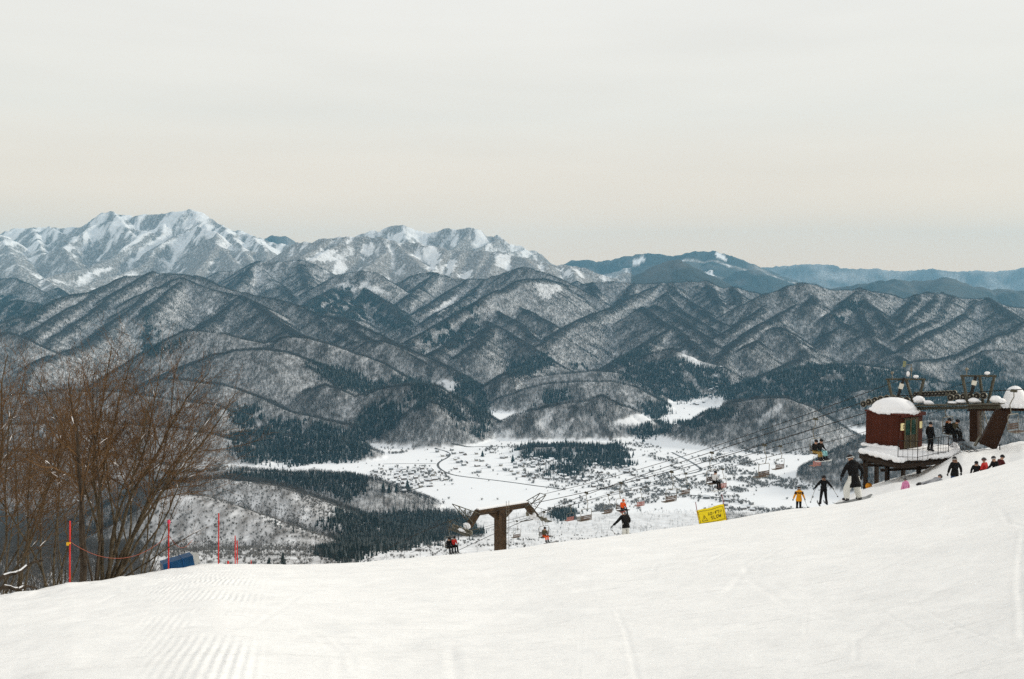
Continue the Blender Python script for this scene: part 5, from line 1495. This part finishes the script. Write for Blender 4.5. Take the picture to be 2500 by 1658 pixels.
mb = MB(); mb.tube([P(2394,1085,58.5), P(2394,978,58.5)], .05, 6); mb.tube([P(2400,1080,58.5), P(2400,985,58.5)], .035, 6); mb.tube([P(2412,1040,58), P(2400,995,58.5)], .03, 5); build('conduit', mb, GALV, st)
mb = MB(); mb.ball(P(2477, 985, 56), (.62, .6, 1.0), lump=.02, nu=22, nv=14, zmin=-.2, seed=5)
for k in range(16):
    a = 6.283 * k / 16; q = P(2477, 989, 56); mb.ball(q + Vector((.60 * math.cos(a), .58 * math.sin(a), 0)), (.15, .15, random.uniform(.08, .2)), nu=7, nv=5)
build('snow_dome', mb, SNOW, st, smooth=True)
def sheave_train(x0, x1, S, n_, rad, dy, lab):
    a_, b_ = plan(x0, S), plan(x1, S)
    ya, yb = zrope(RP['B'], plan(x0, SB)), zrope(RP['B'], plan(x1, SB))
    a_.z, b_.z = ya - dy, yb - dy
    mb = MB(); mb.beam(a_ - Vector((0, 0, .05)), b_ - Vector((0, 0, .05)), .10, .20); o = build('sheave_beam', mb, STEEL, st)
    for k in range(n_):
        q = a_.lerp(b_, k / (n_ - 1)) + LN * -.16
        w = MB(); w.disc(q, LN, rad, .07, 18); w.disc(q - LN * .02, LN, rad * .80, .09, 18, 1); w.disc(q - LN * .04, LN, rad * .3, .10, 10, 0)
        build('sheave_wheel', w, [GALV, DARKST], o)
o = None
for px_, py_ in ((2110,986),(2123,981),(2138,977),(2152,974),(2167,972),(2183,972),(2200,975),(2215,976)):
    q = plan(px_, SB); q.z = ray(px_, py_)[1] * q.y
    if o is None:
        mb = MB(); pl = []
        for x_, y_ in ((2106,990),(2138,981),(2167,976),(2190,977),(2218,980)):
            w_ = plan(x_, SB); w_.z = ray(x_, y_)[1] * w_.y; pl.append(w_)
        for a_, b_ in zip(pl, pl[1:]): mb.beam(a_, b_, .10, .14)
        o = build('sheave_beam', mb, STEEL, st)
    q = q + LN * -.16; w = MB(); w.disc(q, LN, .205, .07, 18); w.disc(q - LN * .02, LN, .165, .09, 18, 1); w.disc(q - LN * .04, LN, .06, .10, 10, 0)
    build('sheave_wheel', w, [GALV, DARKST], o)
sheave_train(2236, 2330, SB + LN * 1.2, 12, .17, .10, '')
sheave_train(2322, 2402, SB, 6, .20, .22, '')
# catwalk with snow heaps
a_, b_ = plan(2215, SB - LN * .6), plan(2440, SB - LN * .6)
a_.z, b_.z = ray(2215, 990)[1] * a_.y, ray(2440, 986)[1] * b_.y
mb = MB(); mb.beam(a_, b_, .8, .07); mb.beam(a_ - Vector((0, 0, .18)), b_ - Vector((0, 0, .18)), .12, .16); build('catwalk', mb, STEEL, st)
for px_, py_, rx, rz in ((2240,976,.42,.30),(2264,984,.22,.2),(2345,980,.42,.13),(2325,983,.4,.10),(2375,978,.30,.2),(2428,976,.36,.30),(2437,978,.28,.18)):
    q = plan(px_, SB - LN * .55); q.z = ray(px_, py_)[1] * q.y
    mb = MB(); mb.ball(q, (rx * .8, .32, rz * .75), Rt, lump=.10, nu=14, nv=8, seed=px_); mb.ball(q + LN * rx * .5 - Vector((0, 0, rz * .3)), (rx * .6, .3, rz * .5), Rt, lump=.10, nu=12, nv=8, seed=px_ + 1); build('snow_heap', mb, SNOW, st, smooth=True)
for nm, top, X0, X1, legs, strut in (('frame', 926, 2163, 2258, ((2168,2181),(2212,2230),(2256,2240)), ((2207,922),(2190,975))), ('frame', 918, 2345, 2432, ((2350,2362),(2392,2400),(2428,2412)), ((2383,917),(2371,962)))):
    Yf = plan((X0 + X1) / 2, SB).y
    mb = MB(); mb.beam(P(X0, top, Yf), P(X1, top, Yf), .09, .10)
    for xa, xb in legs: mb.beam(P(xa, top, Yf), P(xb, 985, Yf), .12, .12, up=LN)
    fr = build('lifting_frame', mb, STEEL, st)
    mb = MB(); mb.tube([P(*strut[0], Yf - .3), P(*strut[1], Yf - .3)], .085, 8); build('strut', mb, DARKST, fr)
    mb = MB(); q0, q1 = P(*strut[0], Yf - .3), P(*strut[1], Yf - .3); mb.tube([q0.lerp(q1, .28), q0.lerp(q1, .52)], .13, 10); build('sleeve', mb, mat('dirty_white_sleeve', (.62, .60, .52), .7), fr)
    for k, (xo, yo) in enumerate(((15, -14), (X1 - X0 - 22, -6))):
        mb = MB(); q = P(X0 + xo, top, Yf); mb.tube([q, q + Vector((0, 0, .35 if k == 0 else .12))], .025, 5); mb.ball(q + Vector((0, 0, .38 if k == 0 else .16)), (.09 if k == 0 else .16, .09, .09), lump=.1); build('lamp' if k == 0 else 'snow_cap', mb, GALV if k == 0 else SNOW, fr)
Yf = plan(2205, SB).y
mb = MB(); mb.tube([P(2225,922,Yf), P(2225,890,Yf)], .025, 5); mb.tube([P(2226,891,Yf), P(2212,890,Yf)], .022, 5); mb.box(P(2225,902,Yf), (.10, .10, .22)); build('mast', mb, GALV, st)
mb = MB(); mb.box(P(2208,889,Yf), (.16, .05, .36), Matrix.Rotation(.15, 3, 'Y')); build('wind_vane', mb, mat('olive_vane', (.22, .24, .14), .6), st)
mb = MB(); mb.ball(P(2217,913,Yf), (.10, .10, .16), lump=.1); build('snow_cap', mb, SNOW, st)
q0 = P(2380,1088,57.4); q1 = P(2392,1068,57.8)
mb = MB(); mb.beam(q0, q1, .12, .12); build('leaning_board', mb, GALV, st)
tag(st, 'dark chairlift top station with sheave trains and a slanted leg', 'lift station')
# low pipe barrier on the snow at the right
mb = MB(); mb.tube([P(2441,1085,55), P(2441,1097,55), P(2446,1104,55), P(2480,1109,54.6), P(2515,1112,54)], .035, 6); o = build('pipe_barrier', mb, DARKST, origin=P(2441,1097,55))
mb = MB(); mb.box(P(2485,1101,54.6), (.30, .08, .18)); mb.tube([P(2485,1101,54.6), P(2485,1109,54.6)], .02, 4); build('box', mb, DARKST, o)
tag(o, 'low bent pipe barrier with a small box beside the station leg', 'barrier')
# orange sack at the foot of the deck post
q = P(2121, 1187, 57.5)
mb = MB(); mb.ball(q, (.19, .17, .19), lump=.05, nu=14, nv=10, seed=4); o = build('orange_bag', mb, mat('orange_cloth', (.62, .25, .02), .7, var=.2, scale=8), smooth=True, origin=q - Vector((0, 0, .18)))
mb = MB(); mb.tube([q + Vector((-.05, 0, .17)), q + Vector((0, 0, .26)), q + Vector((.06, 0, .17))], .02, 5); build('handle', mb, DARKST, o)
tag(o, 'small round orange bag at the foot of a deck post', 'bag')

# ------------------------------------------------------------------ people
SKIN = mat('skin', (.45, .27, .19), .6, var=.1)
GLOVE = mat('dark_glove', (.02, .02, .022), .7)
BOOT = mat('dark_boot', (.022, .022, .025), .6)
def cloth(name, c, v=.18): return mat(name, c, .8, var=v, scale=9, bump=.4, bscale=22)
BLACK = cloth('black_jacket_cloth', (.008, .0078, .008)); CREAM = cloth('cream_trouser_cloth', (.62, .62, .58), .06)
def rotz(a): return Matrix.Rotation(a, 3, 'Z')
STAND = dict(pelvis=(0, 0, .94), waist=(0, .0, 1.10), chest=(0, .02, 1.30), neck=(0, .01, 1.47), head=(0, .03, 1.60), crown=(0, .03, 1.69),
             shL=(-.18, 0, 1.41), elL=(-.27, -.03, 1.16), wrL=(-.29, .06, .93), shR=(.18, 0, 1.41), elR=(.27, -.03, 1.16), wrR=(.29, .06, .93),
             hipL=(-.09, 0, .90), knL=(-.11, .04, .50), anL=(-.12, 0, .10), toL=(-.13, .16, .05), hipR=(.09, 0, .90), knR=(.11, .04, .50), anR=(.12, 0, .10), toR=(.13, .16, .05))
SIT = dict(pelvis=(0, 0, .10), waist=(0, -.02, .26), chest=(0, .02, .48), neck=(0, .06, .66), head=(0, .10, .79), crown=(0, .10, .88),
           shL=(-.18, .02, .60), elL=(-.24, .10, .36), wrL=(-.15, .30, .27), shR=(.18, .02, .60), elR=(.24, .10, .36), wrR=(.15, .30, .27),
           hipL=(-.10, .02, .09), knL=(-.12, .42, .10), anL=(-.13, .46, -.33), toL=(-.13, .62, -.37), hipR=(.10, .02, .09), knR=(.12, .42, .10), anR=(.13, .48, -.33), toR=(.13, .64, -.37))
def pose(base, **k):
    d = dict(base); d.update(k); return d
RADS = dict(pelvis=.155, waist=.15, chest=.175, neck=.07, head=.098, crown=.075, sh=.095, el=.068, wr=.055, hip=.115, kn=.083, an=.065, to=.05)
EDG = [('pelvis', 'waist', 'J'), ('waist', 'chest', 'J'), ('chest', 'neck', 'J'), ('neck', 'head', 'S'), ('head', 'crown', 'S')]
for s in 'LR': EDG += [('chest', 'sh' + s, 'J'), ('sh' + s, 'el' + s, 'J'), ('el' + s, 'wr' + s, 'J'), ('pelvis', 'hip' + s, 'P'), ('hip' + s, 'kn' + s, 'P'), ('kn' + s, 'an' + s, 'P'), ('an' + s, 'to' + s, 'B')]
def person(lab, loc, yaw, jacket, pants, ps=STAND, H=1.72, hat=None, hat_kind='helmet', goggles=None, gloves=None, boots=None, hem=.0, baggy=1.0, strap=None, coat=None, hood=None, yoke=None, face=True, group=None):
    k = H / 1.72
    gloves = gloves or GLOVE; boots = boots or BOOT
    keys = list(ps.keys()); idx = {q: i for i, q in enumerate(keys)}
    me = bpy.data.meshes.new('person_body')
    me.from_pydata([Vector(ps[q]) * k for q in keys], [(idx[a], idx[b_]) for a, b_, _ in EDG], [])
    tmp = bpy.data.objects.new('tmp', me); COL.objects.link(tmp)
    md = tmp.modifiers.new('skin', 'SKIN'); md.use_smooth_shade = True
    sv_ = me.skin_vertices[0].data
    for q in keys:
        r_ = RADS.get(q, RADS.get(q[:2], RADS.get(q[:3], .08)))
        if q[:3] == 'hip': r_ = RADS['hip'] * (baggy * .5 + .5)
        if q[:2] in ('kn', 'an'): r_ *= baggy
        sv_[idx[q]].radius = ((r_ * k, r_ * k * (.78 if q in ('chest', 'waist', 'pelvis') else 1.0)))
        sv_[idx[q]].use_root = (q == 'pelvis')
    sb_ = tmp.modifiers.new('sub', 'SUBSURF'); sb_.levels = 2; sb_.render_levels = 2
    dg = bpy.context.evaluated_depsgraph_get()
    body = bpy.data.meshes.new_from_object(tmp.evaluated_get(dg))
    bpy.data.objects.remove(tmp)
    mats_ = [jacket, pants, SKIN, boots]
    for q in mats_: body.materials.append(q)
    nf = len(body.polygons)
    cen = np.empty(nf * 3, np.float32); body.polygons.foreach_get('center', cen); cen = cen.reshape(-1, 3)
    bestd = np.full(nf, 1e9); mi = np.zeros(nf, np.int32)
    for a, b_, c_ in EDG:
        A_, B_ = np.array(ps[a]) * k, np.array(ps[b_]) * k
        ab = B_ - A_
        t_ = np.clip(((cen - A_) @ ab) / (ab @ ab), 0, 1)
        d_ = np.linalg.norm(cen - (A_ + t_[:, None] * ab), axis=1)
        w = d_ < bestd
        bestd[w] = d_[w]; mi[w] = {'J': 0, 'P': 1, 'S': 2, 'B': 3}[c_]
    body.polygons.foreach_set('material_index', mi)
    body.polygons.foreach_set('use_smooth', np.ones(nf, bool))
    t = empty('person', loc, yaw)
    link('body', body, t)
    V = lambda q: Vector(ps[q]) * k
    hd, cr_ = V('head'), V('crown')
    upv = (cr_ - V('neck')).normalized()
    fw = Vector((0, 1, 0)) - upv * upv.y; fw.normalize(); rt = fw.cross(upv)
    Rm = Matrix((rt, fw, upv)).transposed()
    hc = hd + upv * .03 * k
    if hat:
        mb = MB(); mb.ball(hc + upv * .01, (.122 * k, .135 * k, .13 * k), Rm, nu=16, nv=12, zmin=-.25 if hat_kind == 'helmet' else 0.0)
        if hat_kind == 'beanie': mb.ball(hc + upv * .015, (.128 * k, .14 * k, .035 * k), Rm, nu=16, nv=6)
        build('hat' if hat_kind != 'helmet' else 'helmet', mb, hat, t, local=True, smooth=True)
    if face:
        mb = MB(); mb.ball(hc + fw * .108 * k - upv * .035 * k, (.014 * k, .022 * k, .022 * k), Rm, nu=8, nv=6); build('nose', mb, SKIN, t, local=True)
        mb = MB(); mb.ball(hc + fw * .096 * k - upv * .085 * k, (.028 * k, .012 * k, .008 * k), Rm, nu=8, nv=5); build('mouth', mb, mat('lips', (.35, .12, .10), .6), t, local=True)
    if goggles:
        mb = MB(); mb.ball(hc + fw * .085 * k - upv * .0, (.078 * k, .040 * k, .040 * k), Rm, nu=12, nv=8); build('goggles', mb, goggles, t, local=True)
    elif face:
        for s in (-1, 1):
            mb = MB(); mb.ball(hc + fw * .094 * k + rt * s * .034 * k - upv * .005 * k, (.014 * k, .008 * k, .009 * k), Rm, nu=8, nv=6); build('eye', mb, DARKST, t, local=True)
    if strap:
        mb = MB(); pts = [hc + upv * .012 * k + (rt * math.cos(a) * .131 + fw * math.sin(a) * .143) * k for a in [6.2832 * i / 24 for i in range(25)]]
        mb.tube(pts, .011 * k, 6, cap=False); build('goggle_strap', mb, strap, t, local=True)
    if hood:
        mb = MB(); mb.ball(V('neck') + fw * -.07 * k, (.155 * k, .12 * k, .10 * k), Rm, nu=14, nv=8); build('hood', mb, hood, t, local=True, smooth=True)
    if hem > 0:   # skirt of the jacket
        pv, wa = V('pelvis'), V('waist')
        dn = (pv - wa).normalized(); mb = MB(); n_ = 18; vs = []
        fo = Vector((0, 1, 0)); fo = (fo - dn * fo.dot(dn)).normalized(); sd = dn.cross(fo)
        rings = [(wa, .165, .145), (pv, .19, .165), (pv + dn * hem * .6, .205, .18), (pv + dn * hem, .20, .178), (pv + dn * (hem - .02), .18, .16)]
        for c_, rx, ry in rings:
            for i in range(n_):
                a = 6.2832 * i / n_; wv_ = 1 + .05 * math.sin(5 * a + c_.z * 9)
                vs.append(c_ + (sd * math.cos(a) * rx + fo * math.sin(a) * ry) * k * wv_)
        mb.add(vs, [(j * n_ + i, j * n_ + (i + 1) % n_, (j + 1) * n_ + (i + 1) % n_, (j + 1) * n_ + i) for j in range(len(rings) - 1) for i in range(n_)])
        build('jacket_skirt', mb, coat or jacket, t, local=True, smooth=True)
    if yoke:
        mb = MB(); mb.ball(V('chest') + Vector((0, -.01, .06 * k)), (.20 * k, .155 * k, .085 * k), nu=16, nv=8)
        for s in 'LR': mb.tube([V('sh' + s), V('sh' + s).lerp(V('el' + s), .6)], [.108 * k, .085 * k], 10)
        build('jacket_yoke', mb, yoke, t, local=True, smooth=True)
    for s, sg in (('L', -1), ('R', 1)):
        el, wr = V('el' + s), V('wr' + s)
        d_ = (wr - el).normalized()
        x_ = d_.cross(Vector((0, 0, 1)))
        x_ = x_.normalized() if x_.length > .1 else Vector((1, 0, 0))
        y_ = d_.cross(x_)
        mb = MB(); pc = wr + d_ * .05 * k
        mb.ball(pc, (.045 * k, .03 * k, .06 * k), Matrix((x_, y_, d_)).transposed(), nu=10, nv=7)
        for i in range(4):
            o_ = x_ * (-.030 + .020 * i) * k; L_ = (.062, .075, .072, .055)[i] * k
            p0 = pc + o_ + d_ * .035 * k; p1 = p0 + d_ * L_ * .5 + y_ * .012 * k; p2 = p1 + d_ * L_ * .35 + y_ * .03 * k
            mb.tube([p0, p1, p2], [.0115 * k, .011 * k, .009 * k], 6)
        p0 = pc - x_ * .035 * k - d_ * .01 * k; mb.tube([p0, p0 - x_ * .03 * k + d_ * .03 * k, p0 - x_ * .035 * k + d_ * .06 * k + y_ * .015 * k], [.014 * k, .012 * k, .010 * k], 6)
        build('glove', mb, gloves, t, local=True, smooth=True)
        an, to = V('an' + s), V('to' + s)
        mb = MB(); fd = (to - an); fd = fd.normalized()
        mb.tube([an + (V('kn' + s) - an).normalized() * .16 * k, an], [.078 * k, .075 * k], 10); mb.tube([an - fd * .06 * k, an.lerp(to, .5), to + fd * .03 * k], [.07 * k, .065 * k, .045 * k], 10)
        build('boot', mb, boots, t, local=True, smooth=True)
    return tag(t, lab, 'person', group)
def ski_board(t, a_, b_, w, mt, name='snowboard', th=.02, curl=.08):
    """plank between two local points with lifted tips"""
    a_, b_ = Vector(a_), Vector(b_)
    d = (b_ - a_).normalized(); s = d.cross(Vector((0, 0, 1))).normalized()
    mb = MB(); vs = []; n_ = 11
    for i in range(n_):
        q = i / (n_ - 1); e = min(q, 1 - q)
        ww = w * .5 * min(1, .35 + math.sqrt(max(e, 0) / .12) * .65)
        lift = curl * max(0, (.10 - e) / .10) ** 2
        c = a_.lerp(b_, q) + Vector((0, 0, lift))
        for sgn, zz in ((-1, 0), (1, 0), (1, th), (-1, th)): vs.append(c + s * sgn * ww + Vector((0, 0, zz)))
    fs = [(i * 4 + j, i * 4 + (j + 1) % 4, (i + 1) * 4 + (j + 1) % 4, (i + 1) * 4 + j) for i in range(n_ - 1) for j in range(4)]
    mb.add(vs, fs + [(3, 2, 1, 0), tuple((n_ - 1) * 4 + j for j in range(4))])
    return build(name, mb, mt, t, local=True)
def ski_pole(a_, b_, lab):
    a_, b_ = Vector(a_), Vector(b_)
    o = empty('ski_pole', b_)
    mb = MB(); mb.tube([a_, b_], .011, 6); build('shaft', mb, GALV, o)
    mb = MB(); mb.tube([a_, a_.lerp(b_, .12)], .019, 7); build('handle', mb, DARKST, o)
    mb = MB(); mb.disc(a_.lerp(b_, .94), (b_ - a_), .045, .012, 10); build('basket', mb, DARKST, o)
    return tag(o, lab, 'ski pole')
def aim(deg): return R(deg)       # yaw 0 looks along +Y, away from the camera
ORB = cloth('orange_yellow_jacket', (.70, .30, .015)); DKBR = cloth('dark_brown_panel', (.045, .025, .018))
WHT = mat('white_band', (.75, .74, .72), .6); BLUEJ = cloth('blue_jeans', (.03, .06, .14)); REDJ = cloth('red_jacket', (.48, .03, .025)); PINKJ = cloth('pink_jacket', (.58, .22, .38))
GREY = cloth('grey_jacket', (.28, .29, .31)); OLIV = cloth('olive_jacket', (.07, .06, .035)); ORG = cloth('orange_red_jacket', (.68, .09, .015)); DGR = mat('dark_grey_helmet', (.06, .06, .065), .4); BLH = mat('black_helmet', (.015, .015, .017), .35)
WJ = cloth('white_grey_jacket', (.60, .60, .60)); CAMO = cloth('pale_blue_trousers', (.25, .50, .52), .5); TAN = cloth('tan_trousers', (.33, .22, .07)); LENS = mat('goggle_lens', (.10, .06, .03), .1, spec=.7)
BOARD = mat('grey_board_top', (.22, .23, .23), .4, var=.3, scale=4); PBOARD = mat('pale_board_top', (.55, .56, .55), .4, var=.2)

# snowboarder in the long black coat
q = snow_at(2081, 36.5)
L0 = pose(STAND, pelvis=(0, -.05, .82), waist=(0, .0, 1.0), chest=(0, .07, 1.22), neck=(0, .13, 1.38), head=(0, .19, 1.50), crown=(0, .21, 1.59), shL=(-.19, .07, 1.33), shR=(.19, .05, 1.33), elL=(-.33, .10, 1.10), wrL=(-.38, .16, .86), elR=(.33, -.08, 1.12), wrR=(.36, .02, .90), hipL=(-.10, -.04, .78), hipR=(.10, -.04, .78), knL=(-.21, .10, .45), knR=(.24, .10, .45), anL=(-.25, .02, .12), anR=(.28, .02, .12), toL=(-.27, .17, .08), toR=(.30, .17, .08))
person('snowboarder in long black coat, cream trousers and black beanie', q, aim(18), BLACK, CREAM, L0, 1.80, hat=BLH, hat_kind='beanie', strap=WHT, hem=.30, baggy=1.6, hood=BLACK)
t = [o for o in COL.objects if o.name.startswith('person')][-1]
sl = (float(snow_z(np.array(q.x + .6), np.array(q.y + .2))) - float(snow_z(np.array(q.x - .6), np.array(q.y - .2)))) / 1.2
ski_board(t, (-.82, .05, -.82 * sl + .01), (.86, .05, .86 * sl + .03), .27, BOARD)
# skier in black seen from behind, arms out
q = snow_at(2009, 56)
q.z = ray(2009, 1233)[1] * 56
SK = pose(STAND, elL=(-.36, .02, 1.18), wrL=(-.50, .08, .98), elR=(.36, .02, 1.20), wrR=(.52, .06, 1.02), knL=(-.14, .05, .50), anL=(-.19, 0, .10), toL=(-.21, .16, .05), knR=(.14, .05, .50), anR=(.19, 0, .10), toR=(.21, .16, .05))
person('skier in black jacket and trousers with arms held out', q, aim(-6), BLACK, BLACK, SK, 1.66, hat=BLH, hem=.08)
t = [o for o in COL.objects if o.name.startswith('person')][-1]
for s in (-1, 1): ski_board(t, (s * .18 + .1 * s, -.75, .0), (s * .18 - .0, .85, .0), .09, BOARD, 'ski')
ski_pole(P(1991, 1192, 56), P(1978, 1228, 55.4), 'thin ski pole in the left hand of the skier with arms out')
ski_pole(P(2029, 1186, 56), P(2046, 1214, 55.4), 'thin ski pole in the right hand of the skier with arms out')
# yellow and brown jacket
q = P(1950, 1246, 61)
person('skier in orange-yellow jacket with dark brown shoulders', q - Vector((0, 0, .12)), aim(-4), ORB, BLACK, pose(STAND, elL=(-.30, -.02, 1.15), wrL=(-.36, .06, .92), elR=(.30, -.02, 1.15), wrR=(.40, .08, .95)), 1.55, hat=DKBR, strap=WHT, hem=.14, hood=ORB, yoke=DKBR)
ski_pole(P(1965, 1222, 60.8), P(1972, 1240, 60.4), 'thin ski pole held by the skier in orange-yellow')
# skier just over the crest in front of the lift
q = snow_at(1528, 45); q.z = ray(1530, 1330)[1] * 45
SK2 = pose(STAND, waist=(0, .03, 1.08), chest=(-.02, .10, 1.27), neck=(-.03, .15, 1.43), head=(-.05, .20, 1.55), crown=(-.06, .21, 1.64), shL=(-.20, .10, 1.37), shR=(.17, .10, 1.38), elL=(-.36, .20, 1.14), wrL=(-.54, .32, .94), elR=(.25, .02, 1.14), wrR=(.22, .18, .98))
person('skier in black jacket and pale trousers sinking behind the crest', q, aim(28), BLACK, CREAM, SK2, 1.62, hat=BLH, strap=mat('pink_strap', (.5, .12, .10), .6), hem=.10, goggles=LENS)
ski_pole(P(1493, 1294, 45), P(1512, 1313, 44.6), 'ski pole of the skier sinking behind the crest')
# station deck
q = Vector(G(2270, 1101, ZD)); q.z = ZD - .02
person('lift attendant in black standing on the deck beside the hut door', q, aim(-70), BLACK, BLACK, STAND, 1.66, hat=BLH, hem=.10)
def rider(ch, lab, off, jacket, pants, drop=2.25, **k):
    c = CH[ch]; yaw = c.rotation_euler.z
    loc = c.location + Vector((0, 0, -drop + .01)) + rotz(yaw) @ Vector((off, .18, 0))
    person(lab, loc, yaw, jacket, pants, k.pop('ps', SIT), k.pop('H', 1.70), **k)
    return [o for o in COL.objects if o.name.startswith('person')][-1]
rider('arrive', 'rider in olive jacket leaning forward on the arriving chair', -.27, OLIV, BLACK, ps=pose(SIT, chest=(0, .10, .45), neck=(0, .2, .60), head=(0, .26, .70), crown=(0, .28, .79), shL=(-.18, .12, .56), shR=(.18, .12, .56)), hat=BLH, goggles=LENS)
rider('arrive', 'rider in dark jacket with orange collar on the arriving chair', .27, BLACK, BLACK, hat=BLH, hood=cloth('orange_collar', (.35, .12, .04)), goggles=LENS)
p_ = rider('pair', 'rider in dark jacket and pale blue trousers on the chair', -.26, BLACK, CAMO, hat=BLH, goggles=LENS)
p_ = rider('pair', 'rider in dark jacket and tan trousers with a snowboard', .27, BLACK, TAN, hat=BLH)
ski_board(p_, (-.95, .62, -.47), (.75, .62, -.40), .26, PBOARD)
p_ = rider('white', 'rider in white jacket and black trousers on a chair', -.1, WJ, BLACK, hat=BLH, goggles=LENS)
ski_board(p_, (-.40, .62, -.44), (.9, .60, -.42), .26, PBOARD)
rider('orange', 'rider in orange-red jacket on a chair above the skier in black', 0, ORG, BLACK, hat=mat('orange_helmet', (.55, .10, .02), .4), goggles=LENS)
p_ = rider('redpants', 'rider in red trousers and olive jacket beside the lift tower', .1, OLIV, ORG, hat=BLH, goggles=LENS)
ski_board(p_, (-.95, .60, -.45), (.6, .62, -.44), .26, BOARD)
p_ = rider('left', 'rider in black with white goggles beside the one in red', .27, BLACK, BLACK, hat=BLH, goggles=WHT)
for s in (-1, 1): ski_board(p_, (s * .13, .0, -.44), (s * .13, 1.1, -.46), .09, BOARD, 'ski')
p_ = rider('left', 'rider in red jacket sharing a chair with one in black', -.27, REDJ, BLACK, hat=BLH, goggles=LENS)
for s in (-1, 1): ski_board(p_, (s * .13, .0, -.44), (s * .13, 1.1, -.46), .09, BOARD, 'ski')
# people on the snow by the station
def stand_px(px, yhead, H, Y): 
    q = P(px, yhead, Y); q.z -= H; return q
person('person in black jacket and blue jeans with a white headband', stand_px(2332, 1117, 1.72, 49), aim(12), BLACK, BLUEJ, pose(STAND, elL=(-.32, -.02, 1.17), wrL=(-.34, .05, .94), elR=(.33, -.02, 1.16), wrR=(.38, .03, .93)), 1.72, hat=BLH, strap=WHT, hem=.14)
person('person in black with a fur collar beside the red jacket', stand_px(2384, 1127, 1.45, 51), aim(150), BLACK, BLACK, STAND, 1.45, hat=BLH, hood=GREY, hem=.10)
person('person in red jacket with a blue sleeve among the waiting skiers', stand_px(2404, 1119, 1.6, 51), aim(40), REDJ, BLUEJ, pose(STAND, wrL=(-.20, .25, 1.05), elL=(-.29, .05, 1.15)), 1.6, hat=DGR, hem=.12, strap=mat('maroon_strap', (.2, .03, .03), .6))
person('crouching person in dark clothes with white goggles', stand_px(2430, 1124, .80, 50.5), aim(100), BLACK, BLACK, pose(SIT, **{k_: (v_[0], v_[1], v_[2] + .16) for k_, v_ in SIT.items()}), 1.6, hat=DGR, goggles=WHT, strap=WHT)
person('crouching person in dark red trim leaning ahead of another', stand_px(2443, 1121, .80, 51.5), aim(-80), cloth('maroon_jacket', (.06, .012, .012)), BLACK, pose(SIT, **{k_: (v_[0], v_[1], v_[2] + .16) for k_, v_ in SIT.items()}), 1.6, hat=BLH, goggles=LENS)
person('child in pink jacket and grey helmet on the snow below the deck', stand_px(2211, 1168, 1.22, 49), aim(15), PINKJ, PINKJ, STAND, 1.22, hat=DGR, hem=.30, baggy=1.3, hood=PINKJ)
q = P(2290, 1184, 50.5)
PR = dict(pelvis=(0, -.55, .16), waist=(0, -.38, .18), chest=(0, -.16, .24), neck=(0, .02, .30), head=(0, .14, .36), crown=(0, .17, .45), shL=(-.18, -.04, .26), elL=(-.34, .08, .12), wrL=(-.22, .28, .08), shR=(.18, -.04, .26), elR=(.34, .08, .12), wrR=(.22, .28, .08), hipL=(-.10, -.62, .14), knL=(-.18, -1.0, .10), anL=(-.2, -1.38, .10), toL=(-.24, -1.45, .05), hipR=(.10, -.62, .14), knR=(.18, -1.0, .10), anR=(.2, -1.38, .10), toR=(.24, -1.45, .05))
person('person in grey jacket lying on the snow propped on elbows', q + Vector((0, 0, .06)), aim(-60), GREY, GREY, PR, 1.6, hat=DGR)
# ------------------------------------------------------------------ air: the far ranges fade to blue
hz = MB()
hz.box((0, 13450, 413), (44000, 27700, 1958))     # from below the valley floor to above the highest peak
hm = bpy.data.materials.new('haze_air')
hm.use_nodes = True
hm.node_tree.nodes.clear()
ho = hm.node_tree.nodes.new('ShaderNodeOutputMaterial')
hv = hm.node_tree.nodes.new('ShaderNodeVolumePrincipled')
hv.inputs['Color'].default_value = (.27, .68, 1.0, 1)
hv.inputs['Density'].default_value = 2.25e-5
hv.inputs['Anisotropy'].default_value = 0.0
hm.node_tree.links.new(hv.outputs[0], ho.inputs['Volume'])
haze = build('haze', hz, hm)
tag(haze, 'thin blue haze in the mountain air', 'haze', kind='stuff')
